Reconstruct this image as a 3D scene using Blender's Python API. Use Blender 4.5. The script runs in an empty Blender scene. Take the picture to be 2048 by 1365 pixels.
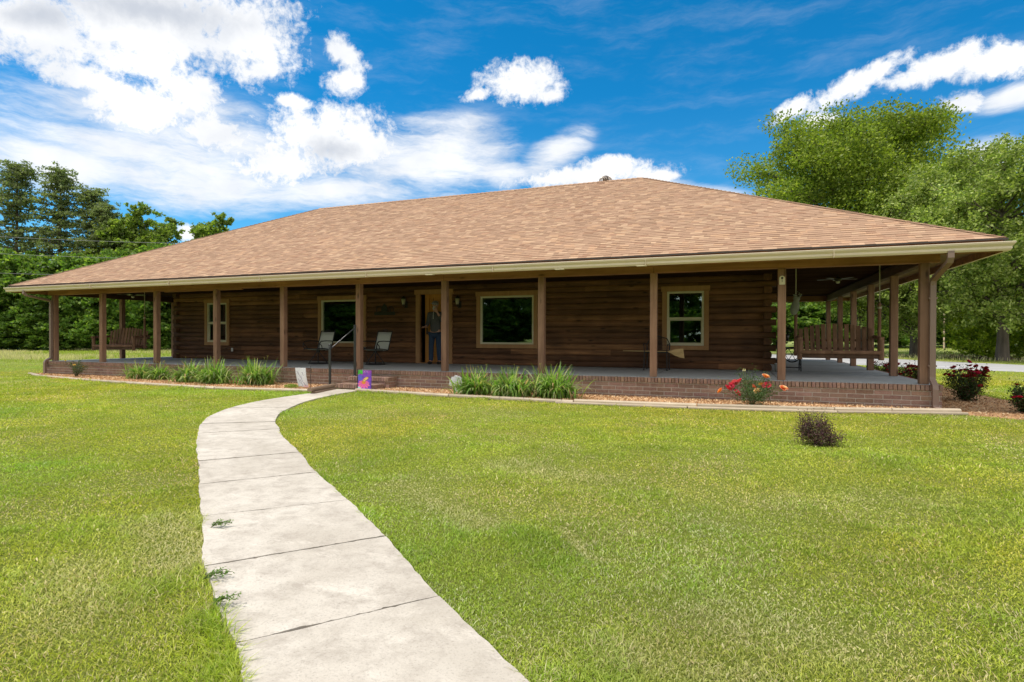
import bpy, math, random
import numpy as np
from mathutils import Vector, Matrix
rad = math.radians
random.seed(7)
RNG = np.random.default_rng(11)
scene = bpy.context.scene

# ------------------------------------------------------------------ camera
cam_d = bpy.data.cameras.new('camera')
cam = bpy.data.objects.new('camera', cam_d)
scene.collection.objects.link(cam)
yaw, pitch, roll = -0.3696, -0.0079, 0.0022
cc, ss = math.cos(yaw), math.sin(yaw)
F = Vector((ss*math.cos(pitch), cc*math.cos(pitch), math.sin(pitch)))
R0 = Vector((cc, -ss, 0)); U0 = R0.cross(F)
R = math.cos(roll)*R0 + math.sin(roll)*U0
U = -math.sin(roll)*R0 + math.cos(roll)*U0
CAM = Vector((20.173, -11.822, 1.236))
cam.matrix_world = Matrix(((R.x, U.x, -F.x, CAM.x), (R.y, U.y, -F.y, CAM.y), (R.z, U.z, -F.z, CAM.z), (0, 0, 0, 1)))
cam_d.sensor_width = 36
cam_d.lens = 36*1153.97/2048
cam_d.clip_start = 0.05
cam_d.clip_end = 3000
scene.camera = cam
scene.view_settings.view_transform = 'Standard'
scene.view_settings.look = 'None'
scene.view_settings.gamma = 1
scene.view_settings.exposure = 0.28
scene.render.engine = 'CYCLES'
scene.cycles.max_bounces = 8
scene.cycles.transparent_max_bounces = 12

# ------------------------------------------------------------------ sun and sky
SUN_DIR = Vector((0.40, 0.23, -1.0)).normalized()      # the way the light travels
SUN_EL = math.asin(-SUN_DIR.z)
sun_d = bpy.data.lights.new('sun', 'SUN')
sun_d.energy = 3.1; sun_d.angle = rad(0.5); sun_d.color = (1.0, 0.955, 0.88)
sun = bpy.data.objects.new('sun', sun_d)
scene.collection.objects.link(sun)
sun.location = (0, 0, 40)
sun.rotation_euler = SUN_DIR.to_track_quat('-Z', 'Y').to_euler()

world = bpy.data.worlds.new('World')
scene.world = world
world.use_nodes = True


class NT:
    """tiny node-tree writer"""
    def __init__(s, tree):
        s.t = tree; s.n = tree.nodes; s.l = tree.links
    def new(s, typ, ins=None, **kw):
        nd = s.n.new(typ)
        for k, v in kw.items(): setattr(nd, k, v)
        for k, v in (ins or {}).items(): s.set(nd, k, v)
        return nd
    def set(s, nd, k, v):
        sock = nd.inputs[k]
        if isinstance(v, bpy.types.NodeSocket): s.l.new(v, sock)
        else: sock.default_value = v
    def math(s, op, a, b=None, c=None, clamp=False):
        nd = s.new('ShaderNodeMath', operation=op, use_clamp=clamp)
        s.set(nd, 0, a)
        if b is not None: s.set(nd, 1, b)
        if c is not None: s.set(nd, 2, c)
        return nd.outputs[0]
    def noise(s, vec, scale, detail=4, rough=0.55, dist=0.0, dim='3D'):
        nd = s.new('ShaderNodeTexNoise', noise_dimensions=dim)
        s.l.new(vec, nd.inputs['Vector'])
        nd.inputs['Scale'].default_value = scale
        nd.inputs['Detail'].default_value = detail
        nd.inputs['Roughness'].default_value = rough
        nd.inputs['Distortion'].default_value = dist
        return nd.outputs['Fac']
    def mapping(s, vec, loc=(0, 0, 0), rot=(0, 0, 0), sc=(1, 1, 1), typ='POINT'):
        nd = s.new('ShaderNodeMapping', vector_type=typ)
        s.l.new(vec, nd.inputs['Vector'])
        nd.inputs['Location'].default_value = loc
        nd.inputs['Rotation'].default_value = rot
        nd.inputs['Scale'].default_value = sc
        return nd.outputs[0]
    def ramp(s, fac, stops, interp='LINEAR'):
        nd = s.new('ShaderNodeValToRGB')
        nd.color_ramp.interpolation = interp
        e = nd.color_ramp.elements
        while len(e) > 1: e.remove(e[-1])
        for i, (p, c) in enumerate(stops):
            el = e[0] if i == 0 else e.new(p)
            el.position = p
            el.color = (c[0], c[1], c[2], 1) if len(c) == 3 else c
        s.l.new(fac, nd.inputs[0])
        return nd.outputs[0]
    def mix(s, fac, a, b, blend='MIX'):
        nd = s.new('ShaderNodeMix', data_type='RGBA', blend_type=blend)
        s.set(nd, 0, fac)
        for k, v in ((6, a), (7, b)):
            if isinstance(v, tuple) and len(v) == 3: v = (*v, 1)
            s.set(nd, k, v)
        return nd.outputs[2]
    def maprange(s, v, a, b, c=0.0, d=1.0, interp='LINEAR'):
        nd = s.new('ShaderNodeMapRange', interpolation_type=interp, clamp=True)
        s.l.new(v, nd.inputs[0])
        for i, x in enumerate((a, b, c, d)): s.set(nd, i+1, x)
        return nd.outputs[0]


def build_world():
    nt = NT(world.node_tree)
    nt.n.clear()
    sky = nt.new('ShaderNodeTexSky', sky_type='NISHITA', sun_disc=False)
    sky.sun_elevation = SUN_EL
    sky.sun_rotation = math.atan2(-SUN_DIR.x, -SUN_DIR.y)
    sky.altitude = 100; sky.air_density = 1.0; sky.dust_density = 0.3; sky.ozone_density = 3.0
    tc = nt.new('ShaderNodeTexCoord')
    d = tc.outputs['Generated']
    sep = nt.new('ShaderNodeSeparateXYZ'); nt.l.new(d, sep.inputs[0])
    az = nt.math('MULTIPLY', nt.math('ARCTAN2', sep.outputs[0], sep.outputs[1]), 57.2958)
    el = nt.math('MULTIPLY', nt.math('ARCSINE', sep.outputs[2]), 57.2958)
    cmb = nt.new('ShaderNodeCombineXYZ')
    nt.l.new(az, cmb.inputs[0]); nt.l.new(el, cmb.inputs[1])
    v = cmb.outputs[0]
    # the clouds of that day: (azimuth, elevation, half width, half height, tilt) in degrees
    solid = CLOUDS_SOLID
    soft = CLOUDS_SOFT
    grey = CLOUDS_GREY
    def field(lst):
        acc = None
        for a, e, ra, re, rot in lst:
            m = nt.mapping(v, (a, e, 0), (0, 0, rad(rot)), (ra, re, 1), 'TEXTURE')
            ln = nt.new('ShaderNodeVectorMath', operation='LENGTH'); nt.l.new(m, ln.inputs[0])
            f = nt.math('MAXIMUM', nt.math('SUBTRACT', 1.45, ln.outputs['Value']), 0.0)
            if acc is None: acc = f
            else:
                nd = nt.new('ShaderNodeMath', operation='SMOOTH_MAX')
                nt.l.new(acc, nd.inputs[0]); nt.l.new(f, nd.inputs[1]); nd.inputs[2].default_value = 0.25
                acc = nd.outputs[0]
        return acc
    warp = nt.new('ShaderNodeTexNoise'); nt.l.new(v, warp.inputs['Vector']); warp.inputs['Scale'].default_value = 0.35; warp.inputs['Detail'].default_value = 3
    vw = nt.new('ShaderNodeVectorMath', operation='MULTIPLY_ADD')
    nt.l.new(warp.outputs['Color'], vw.inputs[0]); vw.inputs[1].default_value = (1.2, 1.2, 0); nt.l.new(v, vw.inputs[2])
    vw = vw.outputs[0]
    n1 = nt.noise(vw, 0.55, 9, 0.62)
    n2 = nt.noise(nt.mapping(vw, sc=(1, 1.3, 1)), 0.16, 5, 0.55)
    fs = field(solid)
    gate = nt.maprange(fs, 0.0, 0.45, 0, 1, 'SMOOTHSTEP')
    n1b = nt.noise(vw, 1.9, 8, 0.68)
    wob = nt.math('ADD', nt.math('MULTIPLY', nt.math('SUBTRACT', n1, 0.5), 2.1), nt.math('MULTIPLY', nt.math('SUBTRACT', n2, 0.5), 0.8))
    wob = nt.math('ADD', wob, nt.math('MULTIPLY', nt.math('SUBTRACT', n1b, 0.5), 1.15))
    dens = nt.math('ADD', nt.math('MULTIPLY', fs, 1.15), nt.math('MULTIPLY', wob, gate))
    solid_m = nt.maprange(dens, 0.34, 1.18, 0, 1, 'SMOOTHSTEP')
    # cirrus streaks
    vc = nt.mapping(vw, rot=(0, 0, rad(14)), sc=(0.22, 1.0, 1))
    n3 = nt.noise(vc, 0.42, 9, 0.66, 0.15)
    fsoft = field(soft)
    dsoft = nt.math('ADD', nt.math('MULTIPLY', fsoft, 0.85), nt.math('MULTIPLY', nt.math('SUBTRACT', n3, 0.5), 2.6))
    soft_m = nt.math('MULTIPLY', nt.maprange(dsoft, -0.05, 1.15, 0, 1, 'SMOOTHSTEP'), 0.93)
    soft_m = nt.math('MULTIPLY', soft_m, nt.maprange(fsoft, 0.0, 0.5, 0, 1, 'SMOOTHSTEP'))
    cov = nt.math('MAXIMUM', solid_m, soft_m)
    # unseen bright cloud deck behind the camera and overhead, added as fill light
    fill_bank = nt.maprange(nt.math('ABSOLUTE', nt.math('ADD', az, 21.0)), 62, 100, 0, 1, 'SMOOTHSTEP')
    fill_bank = nt.math('MAXIMUM', fill_bank, nt.maprange(el, 44, 62, 0, 1, 'SMOOTHSTEP'))
    fill_bank = nt.math('MULTIPLY', fill_bank, nt.maprange(nt.noise(d, 2.2, 5, 0.6), 0.36, 0.52, 0.15, 1, 'SMOOTHSTEP'))
    g = nt.math('ADD', field(grey), nt.math('MULTIPLY', nt.math('SUBTRACT', n1, 0.5), 1.2))
    gm = nt.math('MULTIPLY', nt.maprange(g, 0.3, 1.5, 0, 1, 'SMOOTHSTEP'), solid_m)
    # thicker cloud is brighter, thin rims a little bluer
    ccol = nt.mix(nt.maprange(n2, 0.35, 0.65), (5.0, 5.15, 5.4), (6.2, 6.2, 6.2))
    ccol = nt.mix(gm, ccol, (3.5, 3.75, 4.2))
    # polarised deep blue of the clear air, paler toward the horizon
    tint = nt.ramp(nt.maprange(el, 0, 32), [(0.0, (0.55, 0.84, 0.90)), (0.35, (0.19, 0.66, 0.86)), (0.7, (0.045, 0.60, 0.85)), (1.0, (0.02, 0.60, 0.84))])
    base = nt.mix(1.0, sky.outputs[0], tint, 'MULTIPLY')
    col = nt.mix(cov, base, ccol)
    col = nt.mix(fill_bank, col, (8.4, 8.3, 8.1))
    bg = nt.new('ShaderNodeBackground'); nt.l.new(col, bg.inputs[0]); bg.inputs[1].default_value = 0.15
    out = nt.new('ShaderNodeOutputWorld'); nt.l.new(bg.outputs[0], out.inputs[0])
    world.cycles.sampling_method = 'MANUAL'
    world.cycles.sample_map_resolution = 512


CLOUDS_SOLID = [(-53.2,24.6,12.8,3.86,13.0),(-60.1,22.3,5.9,3.25,5.0),(-46.0,25.1,5.4,3.85,10.0),(-44.5,22.9,2.5,1.08,9.0),(-57.9,19.8,3.4,1.45,3.0),(-53.2,21.8,4.7,1.44,12.0),(-58.3,19.1,0.8,0.41,-16.0),(-54.3,18.3,4.8,2.24,-2.0),(-50.1,20.0,2.7,2.36,10.0),(-48.4,17.4,4.0,2.29,-2.0),(-57.1,18.1,1.8,0.87,12.0),(-38.7,17.7,7.4,3.33,5.0),(-43.1,15.4,4.7,2.47,6.0),(-34.8,17.8,3.0,2.21,-5.0),(-42.0,20.7,1.9,0.67,-7.0),(-37.3,25.0,2.3,1.39,-26.0),(-37.3,22.8,2.1,1.5,15.0),(-20.2,23.7,4.3,1.98,-0.0),(-24.6,22.6,1.9,0.63,14.0),(-17.5,22.6,2.0,0.92,-1.0),(-14.0,15.4,8.7,1.28,2.0),(-11.6,16.2,4.6,0.99,-2.0),(-6.9,15.1,2.4,0.88,-13.0),(4.4,19.4,2.2,0.86,29.0),(9.1,20.5,4.3,1.05,18.0),(14.9,20.6,4.0,1.19,9.0),(18.6,20.1,3.5,1.31,-6.0),(16.8,17.7,2.2,0.85,-13.0),(-50.4,8.9,1.1,0.76,5.0),(6.8,18.2,1.9,0.73,1.0)]
CLOUDS_SOFT = [(-46.8,13.0,9.3,2.31,9.0),(-51.4,15.5,12.0,4.45,-2.0),(-30.7,16.3,9.5,2.71,-5.0),(-27.3,18.2,6.3,2.66,2.0),(-39.6,13.5,8.9,1.77,4.0),(-17.0,17.4,3.8,1.63,27.0),(-59.8,13.3,5.9,2.25,-8.0),(19.8,17.6,2.5,1.06,4.0),(18.4,13.7,2.1,1.26,-11.0),(-6.4,13.8,6.5,0.9,-8.0),(-22.4,15.6,3.5,1.37,0.0)]
CLOUDS_GREY = [(-53.2,25.5,9.2,1.94,6.0),(-38.7,17.1,3.4,1.21,5.0),(-35.9,15.1,3.2,0.98,4.0),(-60.4,23.2,3.7,1.29,17.0)]
build_world()

# ------------------------------------------------------------------ helpers
def link(o):
    scene.collection.objects.link(o); return o

def tag(o, label, cat, group=None, kind=None):
    o['label'] = label
    if cat: o['category'] = cat
    if group: o['group'] = group
    if kind: o['kind'] = kind
    return o

def thing(name, label, cat, loc=(0, 0, 0), rz=0.0, group=None):
    o = bpy.data.objects.new(name, None)
    o.empty_display_size = 0.2
    o.location = loc; o.rotation_euler = (0, 0, rz)
    link(o)
    return tag(o, label, cat, group)

def copy_tree(o, parent=None):
    c = o.copy(); scene.collection.objects.link(c)
    c.parent = parent
    for ch in list(o.children): copy_tree(ch, c)
    return c

class MB:
    """collects shapes and links them as ONE mesh object"""
    def __init__(s):
        s.v = []; s.f = []; s.c = []; s.smooth = []
    def add(s, vs, fs, col=(1, 1, 1), smooth=False):
        b = len(s.v)
        s.v += [tuple(x) for x in vs]
        for i, f in enumerate(fs):
            s.f.append(tuple(b+k for k in f))
            s.c.append(col[i] if isinstance(col, list) else col)
            s.smooth.append(smooth)
    def box(s, c, d, rot=None, col=(1, 1, 1), bev=0.0):
        x, y, z = d[0]/2, d[1]/2, d[2]/2
        if bev > 0:
            b = min(bev, x*.9, y*.9, z*.9)
            pts = []
            for sx in (-1, 1):
                for sy in (-1, 1):
                    for sz in (-1, 1):
                        pts += [(sx*x, sy*(y-b), sz*(z-b)), (sx*(x-b), sy*y, sz*(z-b)), (sx*(x-b), sy*(y-b), sz*z)]
            def ix(sx, sy, sz, k): return ((sx > 0)*4+(sy > 0)*2+(sz > 0))*3+k
            fs = []
            for sx in (-1, 1):
                q = [ix(sx, -1, -1, 0), ix(sx, 1, -1, 0), ix(sx, 1, 1, 0), ix(sx, -1, 1, 0)]; fs.append(q if sx > 0 else q[::-1])
            for sy in (-1, 1):
                q = [ix(-1, sy, -1, 1), ix(1, sy, -1, 1), ix(1, sy, 1, 1), ix(-1, sy, 1, 1)]; fs.append(q if sy < 0 else q[::-1])
            for sz in (-1, 1):
                q = [ix(-1, -1, sz, 2), ix(1, -1, sz, 2), ix(1, 1, sz, 2), ix(-1, 1, sz, 2)]; fs.append(q if sz > 0 else q[::-1])
            for a in (-1, 1):
                for b2 in (-1, 1):
                    fs.append([ix(-1, a, b2, 1), ix(1, a, b2, 1), ix(1, a, b2, 2), ix(-1, a, b2, 2)][::(1 if a*b2 < 0 else -1)])
                    fs.append([ix(a, -1, b2, 0), ix(a, 1, b2, 0), ix(a, 1, b2, 2), ix(a, -1, b2, 2)][::(1 if a*b2 > 0 else -1)])
                    fs.append([ix(a, b2, -1, 0), ix(a, b2, 1, 0), ix(a, b2, 1, 1), ix(a, b2, -1, 1)][::(-1 if a*b2 > 0 else 1)])
            for sx in (-1, 1):
                for sy in (-1, 1):
                    for sz in (-1, 1):
                        q = [ix(sx, sy, sz, 0), ix(sx, sy, sz, 1), ix(sx, sy, sz, 2)]
                        fs.append(q if sx*sy*sz > 0 else q[::-1])
        else:
            pts = [(-x, -y, -z), (x, -y, -z), (x, y, -z), (-x, y, -z), (-x, -y, z), (x, -y, z), (x, y, z), (-x, y, z)]
            fs = [(0, 3, 2, 1), (4, 5, 6, 7), (0, 1, 5, 4), (1, 2, 6, 5), (2, 3, 7, 6), (3, 0, 4, 7)]
        C = Vector(c)
        if rot is not None:
            if not isinstance(rot, Matrix):
                from mathutils import Euler
                rot = Euler(rot).to_matrix()
            pts = [C + rot @ Vector(p) for p in pts]
        else: pts = [C + Vector(p) for p in pts]
        s.add(pts, fs, col)
    def span(s, a, b, w, h, col=(1, 1, 1), up=(0, 0, 1), bev=0.0):
        """beam of width w, height h from point a to b"""
        a = Vector(a); b = Vector(b); d = (b-a); L = d.length; d.normalize()
        up = Vector(up)
        if abs(d.dot(up)) > .98: up = Vector((0, 1, 0))
        y = up.cross(d).normalized(); z = d.cross(y)
        M = Matrix((d, y, z)).transposed()
        s.box((a+b)/2, (L, w, h), M, col, bev)
    def tube(s, pts, r, n=8, col=(1, 1, 1), cap=True, closed=False, flat=1.0):
        pts = [Vector(p) for p in pts]
        N = len(pts)
        rs = r if isinstance(r, (list, tuple)) else [r]*N
        ref = None; rings = []
        for i, p in enumerate(pts):
            if closed: t = pts[(i+1) % N]-pts[i-1]
            else: t = pts[min(i+1, N-1)]-pts[max(i-1, 0)]
            t.normalize()
            if ref is None:
                ref = Vector((0, 0, 1)) if abs(t.z) < .9 else Vector((1, 0, 0))
            ref = (ref - t*ref.dot(t)); ref.normalize()
            b = t.cross(ref)
            rings.append([p + (ref*math.cos(2*math.pi*k/n)*flat + b*math.sin(2*math.pi*k/n))*rs[i] for k in range(n)])
        vs = [q for rg in rings for q in rg]
        fs = []
        M = N if closed else N-1
        for i in range(M):
            j = (i+1) % N
            for k in range(n):
                fs.append((i*n+k, i*n+(k+1) % n, j*n+(k+1) % n, j*n+k))
        s.add(vs, fs, col, smooth=True)
        if cap and not closed:
            s.add(rings[0], [tuple(range(n))[::-1]], col); s.add(rings[-1], [tuple(range(n))], col)
    def lathe(s, c, prof, n=16, col=(1, 1, 1), M=None, smooth=True):
        C = Vector(c); vs = []
        for r, z in prof:
            for k in range(n):
                a = 2*math.pi*k/n
                p = Vector((r*math.cos(a), r*math.sin(a), z))
                if M: p = M @ p
                vs.append(C+p)
        fs = []
        for i in range(len(prof)-1):
            for k in range(n):
                fs.append((i*n+k, i*n+(k+1) % n, (i+1)*n+(k+1) % n, (i+1)*n+k))
        s.add(vs, fs, col, smooth)
    def prism(s, poly, axis, a, b, col=(1, 1, 1)):
        """extrude a 2D polygon along an axis between a and b"""
        n = len(poly)
        def P(p, t):
            return {'x': (t, p[0], p[1]), 'y': (p[0], t, p[1]), 'z': (p[0], p[1], t)}[axis]
        vs = [P(p, a) for p in poly]+[P(p, b) for p in poly]
        fs = [tuple(range(n))[::-1], tuple(range(n, 2*n))]
        fs += [(i, (i+1) % n, n+(i+1) % n, n+i) for i in range(n)]
        s.add(vs, fs, col)
    def build(s, name, mat, parent=None, loc=None):
        me = bpy.data.meshes.new(name)
        me.from_pydata(s.v, [], s.f)
        at = me.attributes.new('tint', 'FLOAT_COLOR', 'FACE')
        arr = np.ones((len(s.f), 4), np.float32)
        arr[:, :3] = np.array([c[:3] for c in s.c], np.float32).reshape(-1, 3)
        at.data.foreach_set('color', arr.ravel())
        me.polygons.foreach_set('use_smooth', s.smooth)
        me.materials.append(mat); me.update()
        o = bpy.data.objects.new(name, me); link(o)
        if parent: o.parent = parent
        if loc: o.location = loc
        return o

def poly_mesh(name, V, k, cols, mat, parent=None):
    """V: (N*k, 3) vertices of N separate k-gons, cols (N,3)"""
    N = len(V)//k
    me = bpy.data.meshes.new(name)
    me.vertices.add(N*k); me.vertices.foreach_set('co', np.asarray(V, np.float32).ravel())
    me.loops.add(N*k); me.loops.foreach_set('vertex_index', np.arange(N*k, dtype=np.int32))
    me.polygons.add(N)
    me.polygons.foreach_set('loop_start', np.arange(0, N*k, k, dtype=np.int32))
    me.polygons.foreach_set('loop_total', np.full(N, k, np.int32))
    me.update(calc_edges=True)
    at = me.attributes.new('tint', 'FLOAT_COLOR', 'FACE')
    arr = np.ones((N, 4), np.float32); arr[:, :3] = cols
    at.data.foreach_set('color', arr.ravel())
    me.materials.append(mat)
    o = bpy.data.objects.new(name, me); link(o)
    if parent: o.parent = parent
    return o

# ------------------------------------------------------------------ materials
def material(name, fn):
    m = bpy.data.materials.new(name); m.use_nodes = True
    nt = NT(m.node_tree); nt.n.clear()
    out = nt.new('ShaderNodeOutputMaterial')
    sh = fn(nt)
    nt.l.new(sh, out.inputs[0])
    return m

def pbsdf(nt, col, rough=0.7, metal=0.0, bump=None, bstr=0.3, bdist=0.01, spec=0.5):
    b = nt.new('ShaderNodeBsdfPrincipled')
    if isinstance(col, tuple): col = (*col[:3], 1)
    nt.set(b, 'Base Color', col); nt.set(b, 'Roughness', rough); nt.set(b, 'Metallic', metal)
    nt.set(b, 'Specular IOR Level', spec)
    if bump is not None:
        bp = nt.new('ShaderNodeBump'); nt.l.new(bump, bp.inputs['Height'])
        bp.inputs['Strength'].default_value = bstr; bp.inputs['Distance'].default_value = bdist
        nt.l.new(bp.outputs[0], b.inputs['Normal'])
    return b.outputs[0]

def attr(nt): return nt.new('ShaderNodeAttribute', attribute_name='tint').outputs['Color']
def geo_pos(nt): return nt.new('ShaderNodeNewGeometry').outputs['Position']
def obj_co(nt): return nt.new('ShaderNodeTexCoord').outputs['Object']

def paint(name, col, rough=0.5, var=0.12, scale=8, metal=0.0, bstr=0.1, tinted=True):
    def fn(nt):
        co = obj_co(nt)
        n = nt.noise(co, scale, 5, 0.6)
        c = nt.mix(n, tuple(max(0, x*(1-var)) for x in col), tuple(min(1, x*(1+var)) for x in col))
        if tinted: c = nt.mix(1.0, c, attr(nt), 'MULTIPLY')
        return pbsdf(nt, c, rough, metal, nt.noise(co, scale*12, 3), bstr, 0.003)
    return material(name, fn)

def wood(name, dark, light, axis='x', rough=0.75, grain=40, knots=True, tinted=True, stretch=14, spec=0.3):
    def fn(nt):
        co = obj_co(nt)
        sc = {'x': (1, stretch, stretch), 'y': (stretch, 1, stretch), 'z': (stretch, stretch, 1)}[axis]
        sc = tuple(v*grain/stretch/3 for v in sc)
        g = nt.noise(nt.mapping(co, sc=sc), 1.0, 6, 0.65, 0.6)
        big = nt.noise(co, 1.3, 4, 0.6)
        f = nt.math('ADD', nt.math('MULTIPLY', g, 0.75), nt.math('MULTIPLY', big, 0.45))
        c = nt.ramp(f, [(0.38, dark), (0.62, tuple((a+b)/2 for a, b in zip(dark, light))), (0.78, light)])
        if knots:
            ks = {'x': (2.2, 7, 7), 'y': (7, 2.2, 7), 'z': (7, 7, 2.2)}[axis]
            vo = nt.new('ShaderNodeTexVoronoi'); nt.l.new(nt.mapping(co, sc=ks), vo.inputs['Vector']); vo.inputs['Scale'].default_value = 0.9
            k = nt.maprange(vo.outputs['Distance'], 0.06, 0.20, 1, 0)
            c = nt.mix(nt.math('MULTIPLY', k, 0.8), c, tuple(x*0.25 for x in dark))
        if tinted: c = nt.mix(1.0, c, attr(nt), 'MULTIPLY')
        return pbsdf(nt, c, rough, 0, g, 0.35, 0.004, spec)
    return material(name, fn)

M = {}
M['log'] = wood('log_wood', (0.055, 0.026, 0.014), (0.235, 0.108, 0.048), 'x')
M['log_y'] = wood('log_wood_side', (0.055, 0.026, 0.014), (0.235, 0.108, 0.048), 'y')
M['post'] = wood('post_wood', (0.15, 0.080, 0.050), (0.34, 0.20, 0.13), 'z', grain=30)
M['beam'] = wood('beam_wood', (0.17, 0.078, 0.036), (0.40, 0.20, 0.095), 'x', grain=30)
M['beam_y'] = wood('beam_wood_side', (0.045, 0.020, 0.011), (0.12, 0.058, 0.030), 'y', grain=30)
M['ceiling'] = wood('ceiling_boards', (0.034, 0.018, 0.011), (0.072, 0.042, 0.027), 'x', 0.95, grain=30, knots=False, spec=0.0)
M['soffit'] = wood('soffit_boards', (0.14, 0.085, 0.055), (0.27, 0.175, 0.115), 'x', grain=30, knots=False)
M['trim'] = wood('trim_wood', (0.34, 0.175, 0.075), (0.50, 0.28, 0.13), 'z', grain=24, knots=False)
M['alder'] = wood('alder_wood', (0.34, 0.13, 0.028), (0.62, 0.29, 0.075), 'z', grain=24)
M['swing'] = wood('swing_wood', (0.12, 0.062, 0.035), (0.31, 0.17, 0.10), 'z', grain=26)
M['timber'] = wood('weathered_timber', (0.30, 0.235, 0.165), (0.60, 0.50, 0.38), 'x', grain=26)
M['timber_dark'] = wood('brown_timber', (0.17, 0.11, 0.075), (0.36, 0.26, 0.18), 'x', grain=26)
M['cream'] = paint('cream_vinyl', (0.66, 0.60, 0.42), 0.4, 0.05)
M['gutter'] = paint('cream_metal', (0.65, 0.54, 0.40), 0.38, 0.08, 3)
M['taupe'] = paint('taupe_metal', (0.215, 0.145, 0.115), 0.5, 0.08, 3)
M['iron'] = paint('black_iron', (0.018, 0.018, 0.019), 0.45, 0.3, 20, 0.2)
M['bronze'] = paint('dark_bronze', (0.045, 0.04, 0.032), 0.4, 0.3, 20, 0.5)
M['rail'] = paint('black_rail_paint', (0.035, 0.036, 0.038), 0.28, 0.25, 20, 0.1)
M['white'] = paint('white_plastic', (0.72, 0.71, 0.66), 0.5, 0.04)
M['galv'] = paint('galvanised', (0.42, 0.36, 0.31), 0.4, 0.15, 6, 0.6)
M['sling'] = paint('grey_sling_fabric', (0.52, 0.52, 0.46), 0.85, 0.08, 40)
M['rope'] = paint('rope', (0.42, 0.39, 0.28), 0.9, 0.2, 50)
M['bundle'] = paint('grey_green_cloth', (0.20, 0.21, 0.165), 0.95, 0.35, 14)
M['straw'] = wood('broom_straw', (0.40, 0.25, 0.10), (0.66, 0.46, 0.22), 'x', grain=60, knots=False)
M['shell'] = paint('pale_stone', (0.55, 0.56, 0.58), 0.7, 0.15, 12)
M['flagcloth'] = paint('flag_cloth', (1, 1, 1), 0.85, 0.03, 30)
M['cable'] = paint('cable', (0.25, 0.25, 0.25), 0.5, 0.1)
M['felt'] = paint('dark_edge_metal', (0.06, 0.045, 0.04), 0.6, 0.2)

def concrete_fn(c1, c2, stain, scale=1.0, seam=False):
    def fn(nt):
        p = geo_pos(nt)
        a = nt.noise(p, 0.9*scale, 8, 0.65, 0.4)
        b = nt.noise(p, 7*scale, 9, 0.74, 0.15)
        f = nt.noise(p, 90*scale, 4, 0.6)
        c = nt.mix(nt.maprange(a, 0.35, 0.68), c1, c2)
        c = nt.mix(nt.math('MULTIPLY', nt.maprange(b, 0.46, 0.66), 0.8), c, stain)
        # pale worn streaks
        w = nt.noise(nt.mapping(p, loc=(3, 7, 0), rot=(0, 0, .68), sc=(.6, 1.5, 1)), 3.4*scale, 10, 0.78, 0.5)
        c = nt.mix(nt.math('MULTIPLY', nt.maprange(w, 0.54, 0.70), 0.7), c, tuple(min(.85, x*1.16) for x in c2))
        c = nt.mix(nt.math('MULTIPLY', nt.maprange(f, 0.52, 0.72), 0.55), c, tuple(x*0.55 for x in c1))
        h = nt.math('ADD', nt.math('MULTIPLY', b, 0.5), nt.math('MULTIPLY', f, 0.4))
        return pbsdf(nt, c, 0.85, 0, h, 0.5, 0.006, 0.3)
    return fn
M['path'] = material('path_concrete', concrete_fn((0.43, 0.38, 0.315), (0.575, 0.52, 0.445), (0.33, 0.285, 0.235)))
M['deck'] = material('deck_concrete', concrete_fn((0.36, 0.37, 0.36), (0.43, 0.44, 0.43), (0.30, 0.31, 0.31), 0.6))

def brick_fn(nt):
    p = geo_pos(nt)
    c = nt.mix(nt.maprange(nt.noise(p, 9, 6, 0.7), 0.35, 0.7), (0.21, 0.125, 0.092), (0.32, 0.21, 0.16))
    c = nt.mix(nt.math('MULTIPLY', nt.maprange(nt.noise(p, 60, 4, 0.6), 0.5, 0.72), 0.5), c, (0.45, 0.36, 0.30))
    c = nt.mix(1.0, c, attr(nt), 'MULTIPLY')
    return pbsdf(nt, c, 0.9, 0, nt.noise(p, 70, 4), 0.5, 0.004, 0.2)
M['brick'] = material('brick', brick_fn)
M['mortar'] = paint('mortar', (0.50, 0.45, 0.39), 0.95, 0.15, 20, bstr=0.6)

def shingle_fn(nt):
    p = geo_pos(nt)
    n = nt.noise(p, 160, 3, 0.7)
    big = nt.noise(p, 0.5, 4, 0.6)
    c = nt.mix(1.0, attr(nt), nt.mix(n, (0.78, 0.77, 0.76), (1.2, 1.2, 1.2)), 'MULTIPLY')
    c = nt.mix(1.0, c, nt.mix(nt.noise(nt.mapping(p, sc=(1.4, .35, .35)), 1.6, 5, 0.65), (0.92, 0.92, 0.92), (1.07, 1.07, 1.06)), 'MULTIPLY')
    c = nt.mix(1.0, c, nt.mix(big, (0.9, 0.9, 0.9), (1.08, 1.07, 1.06)), 'MULTIPLY')
    return pbsdf(nt, c, 0.92, 0, n, 0.5, 0.003, 0.15)
M['shingle'] = material('asphalt_shingle', shingle_fn)

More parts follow.
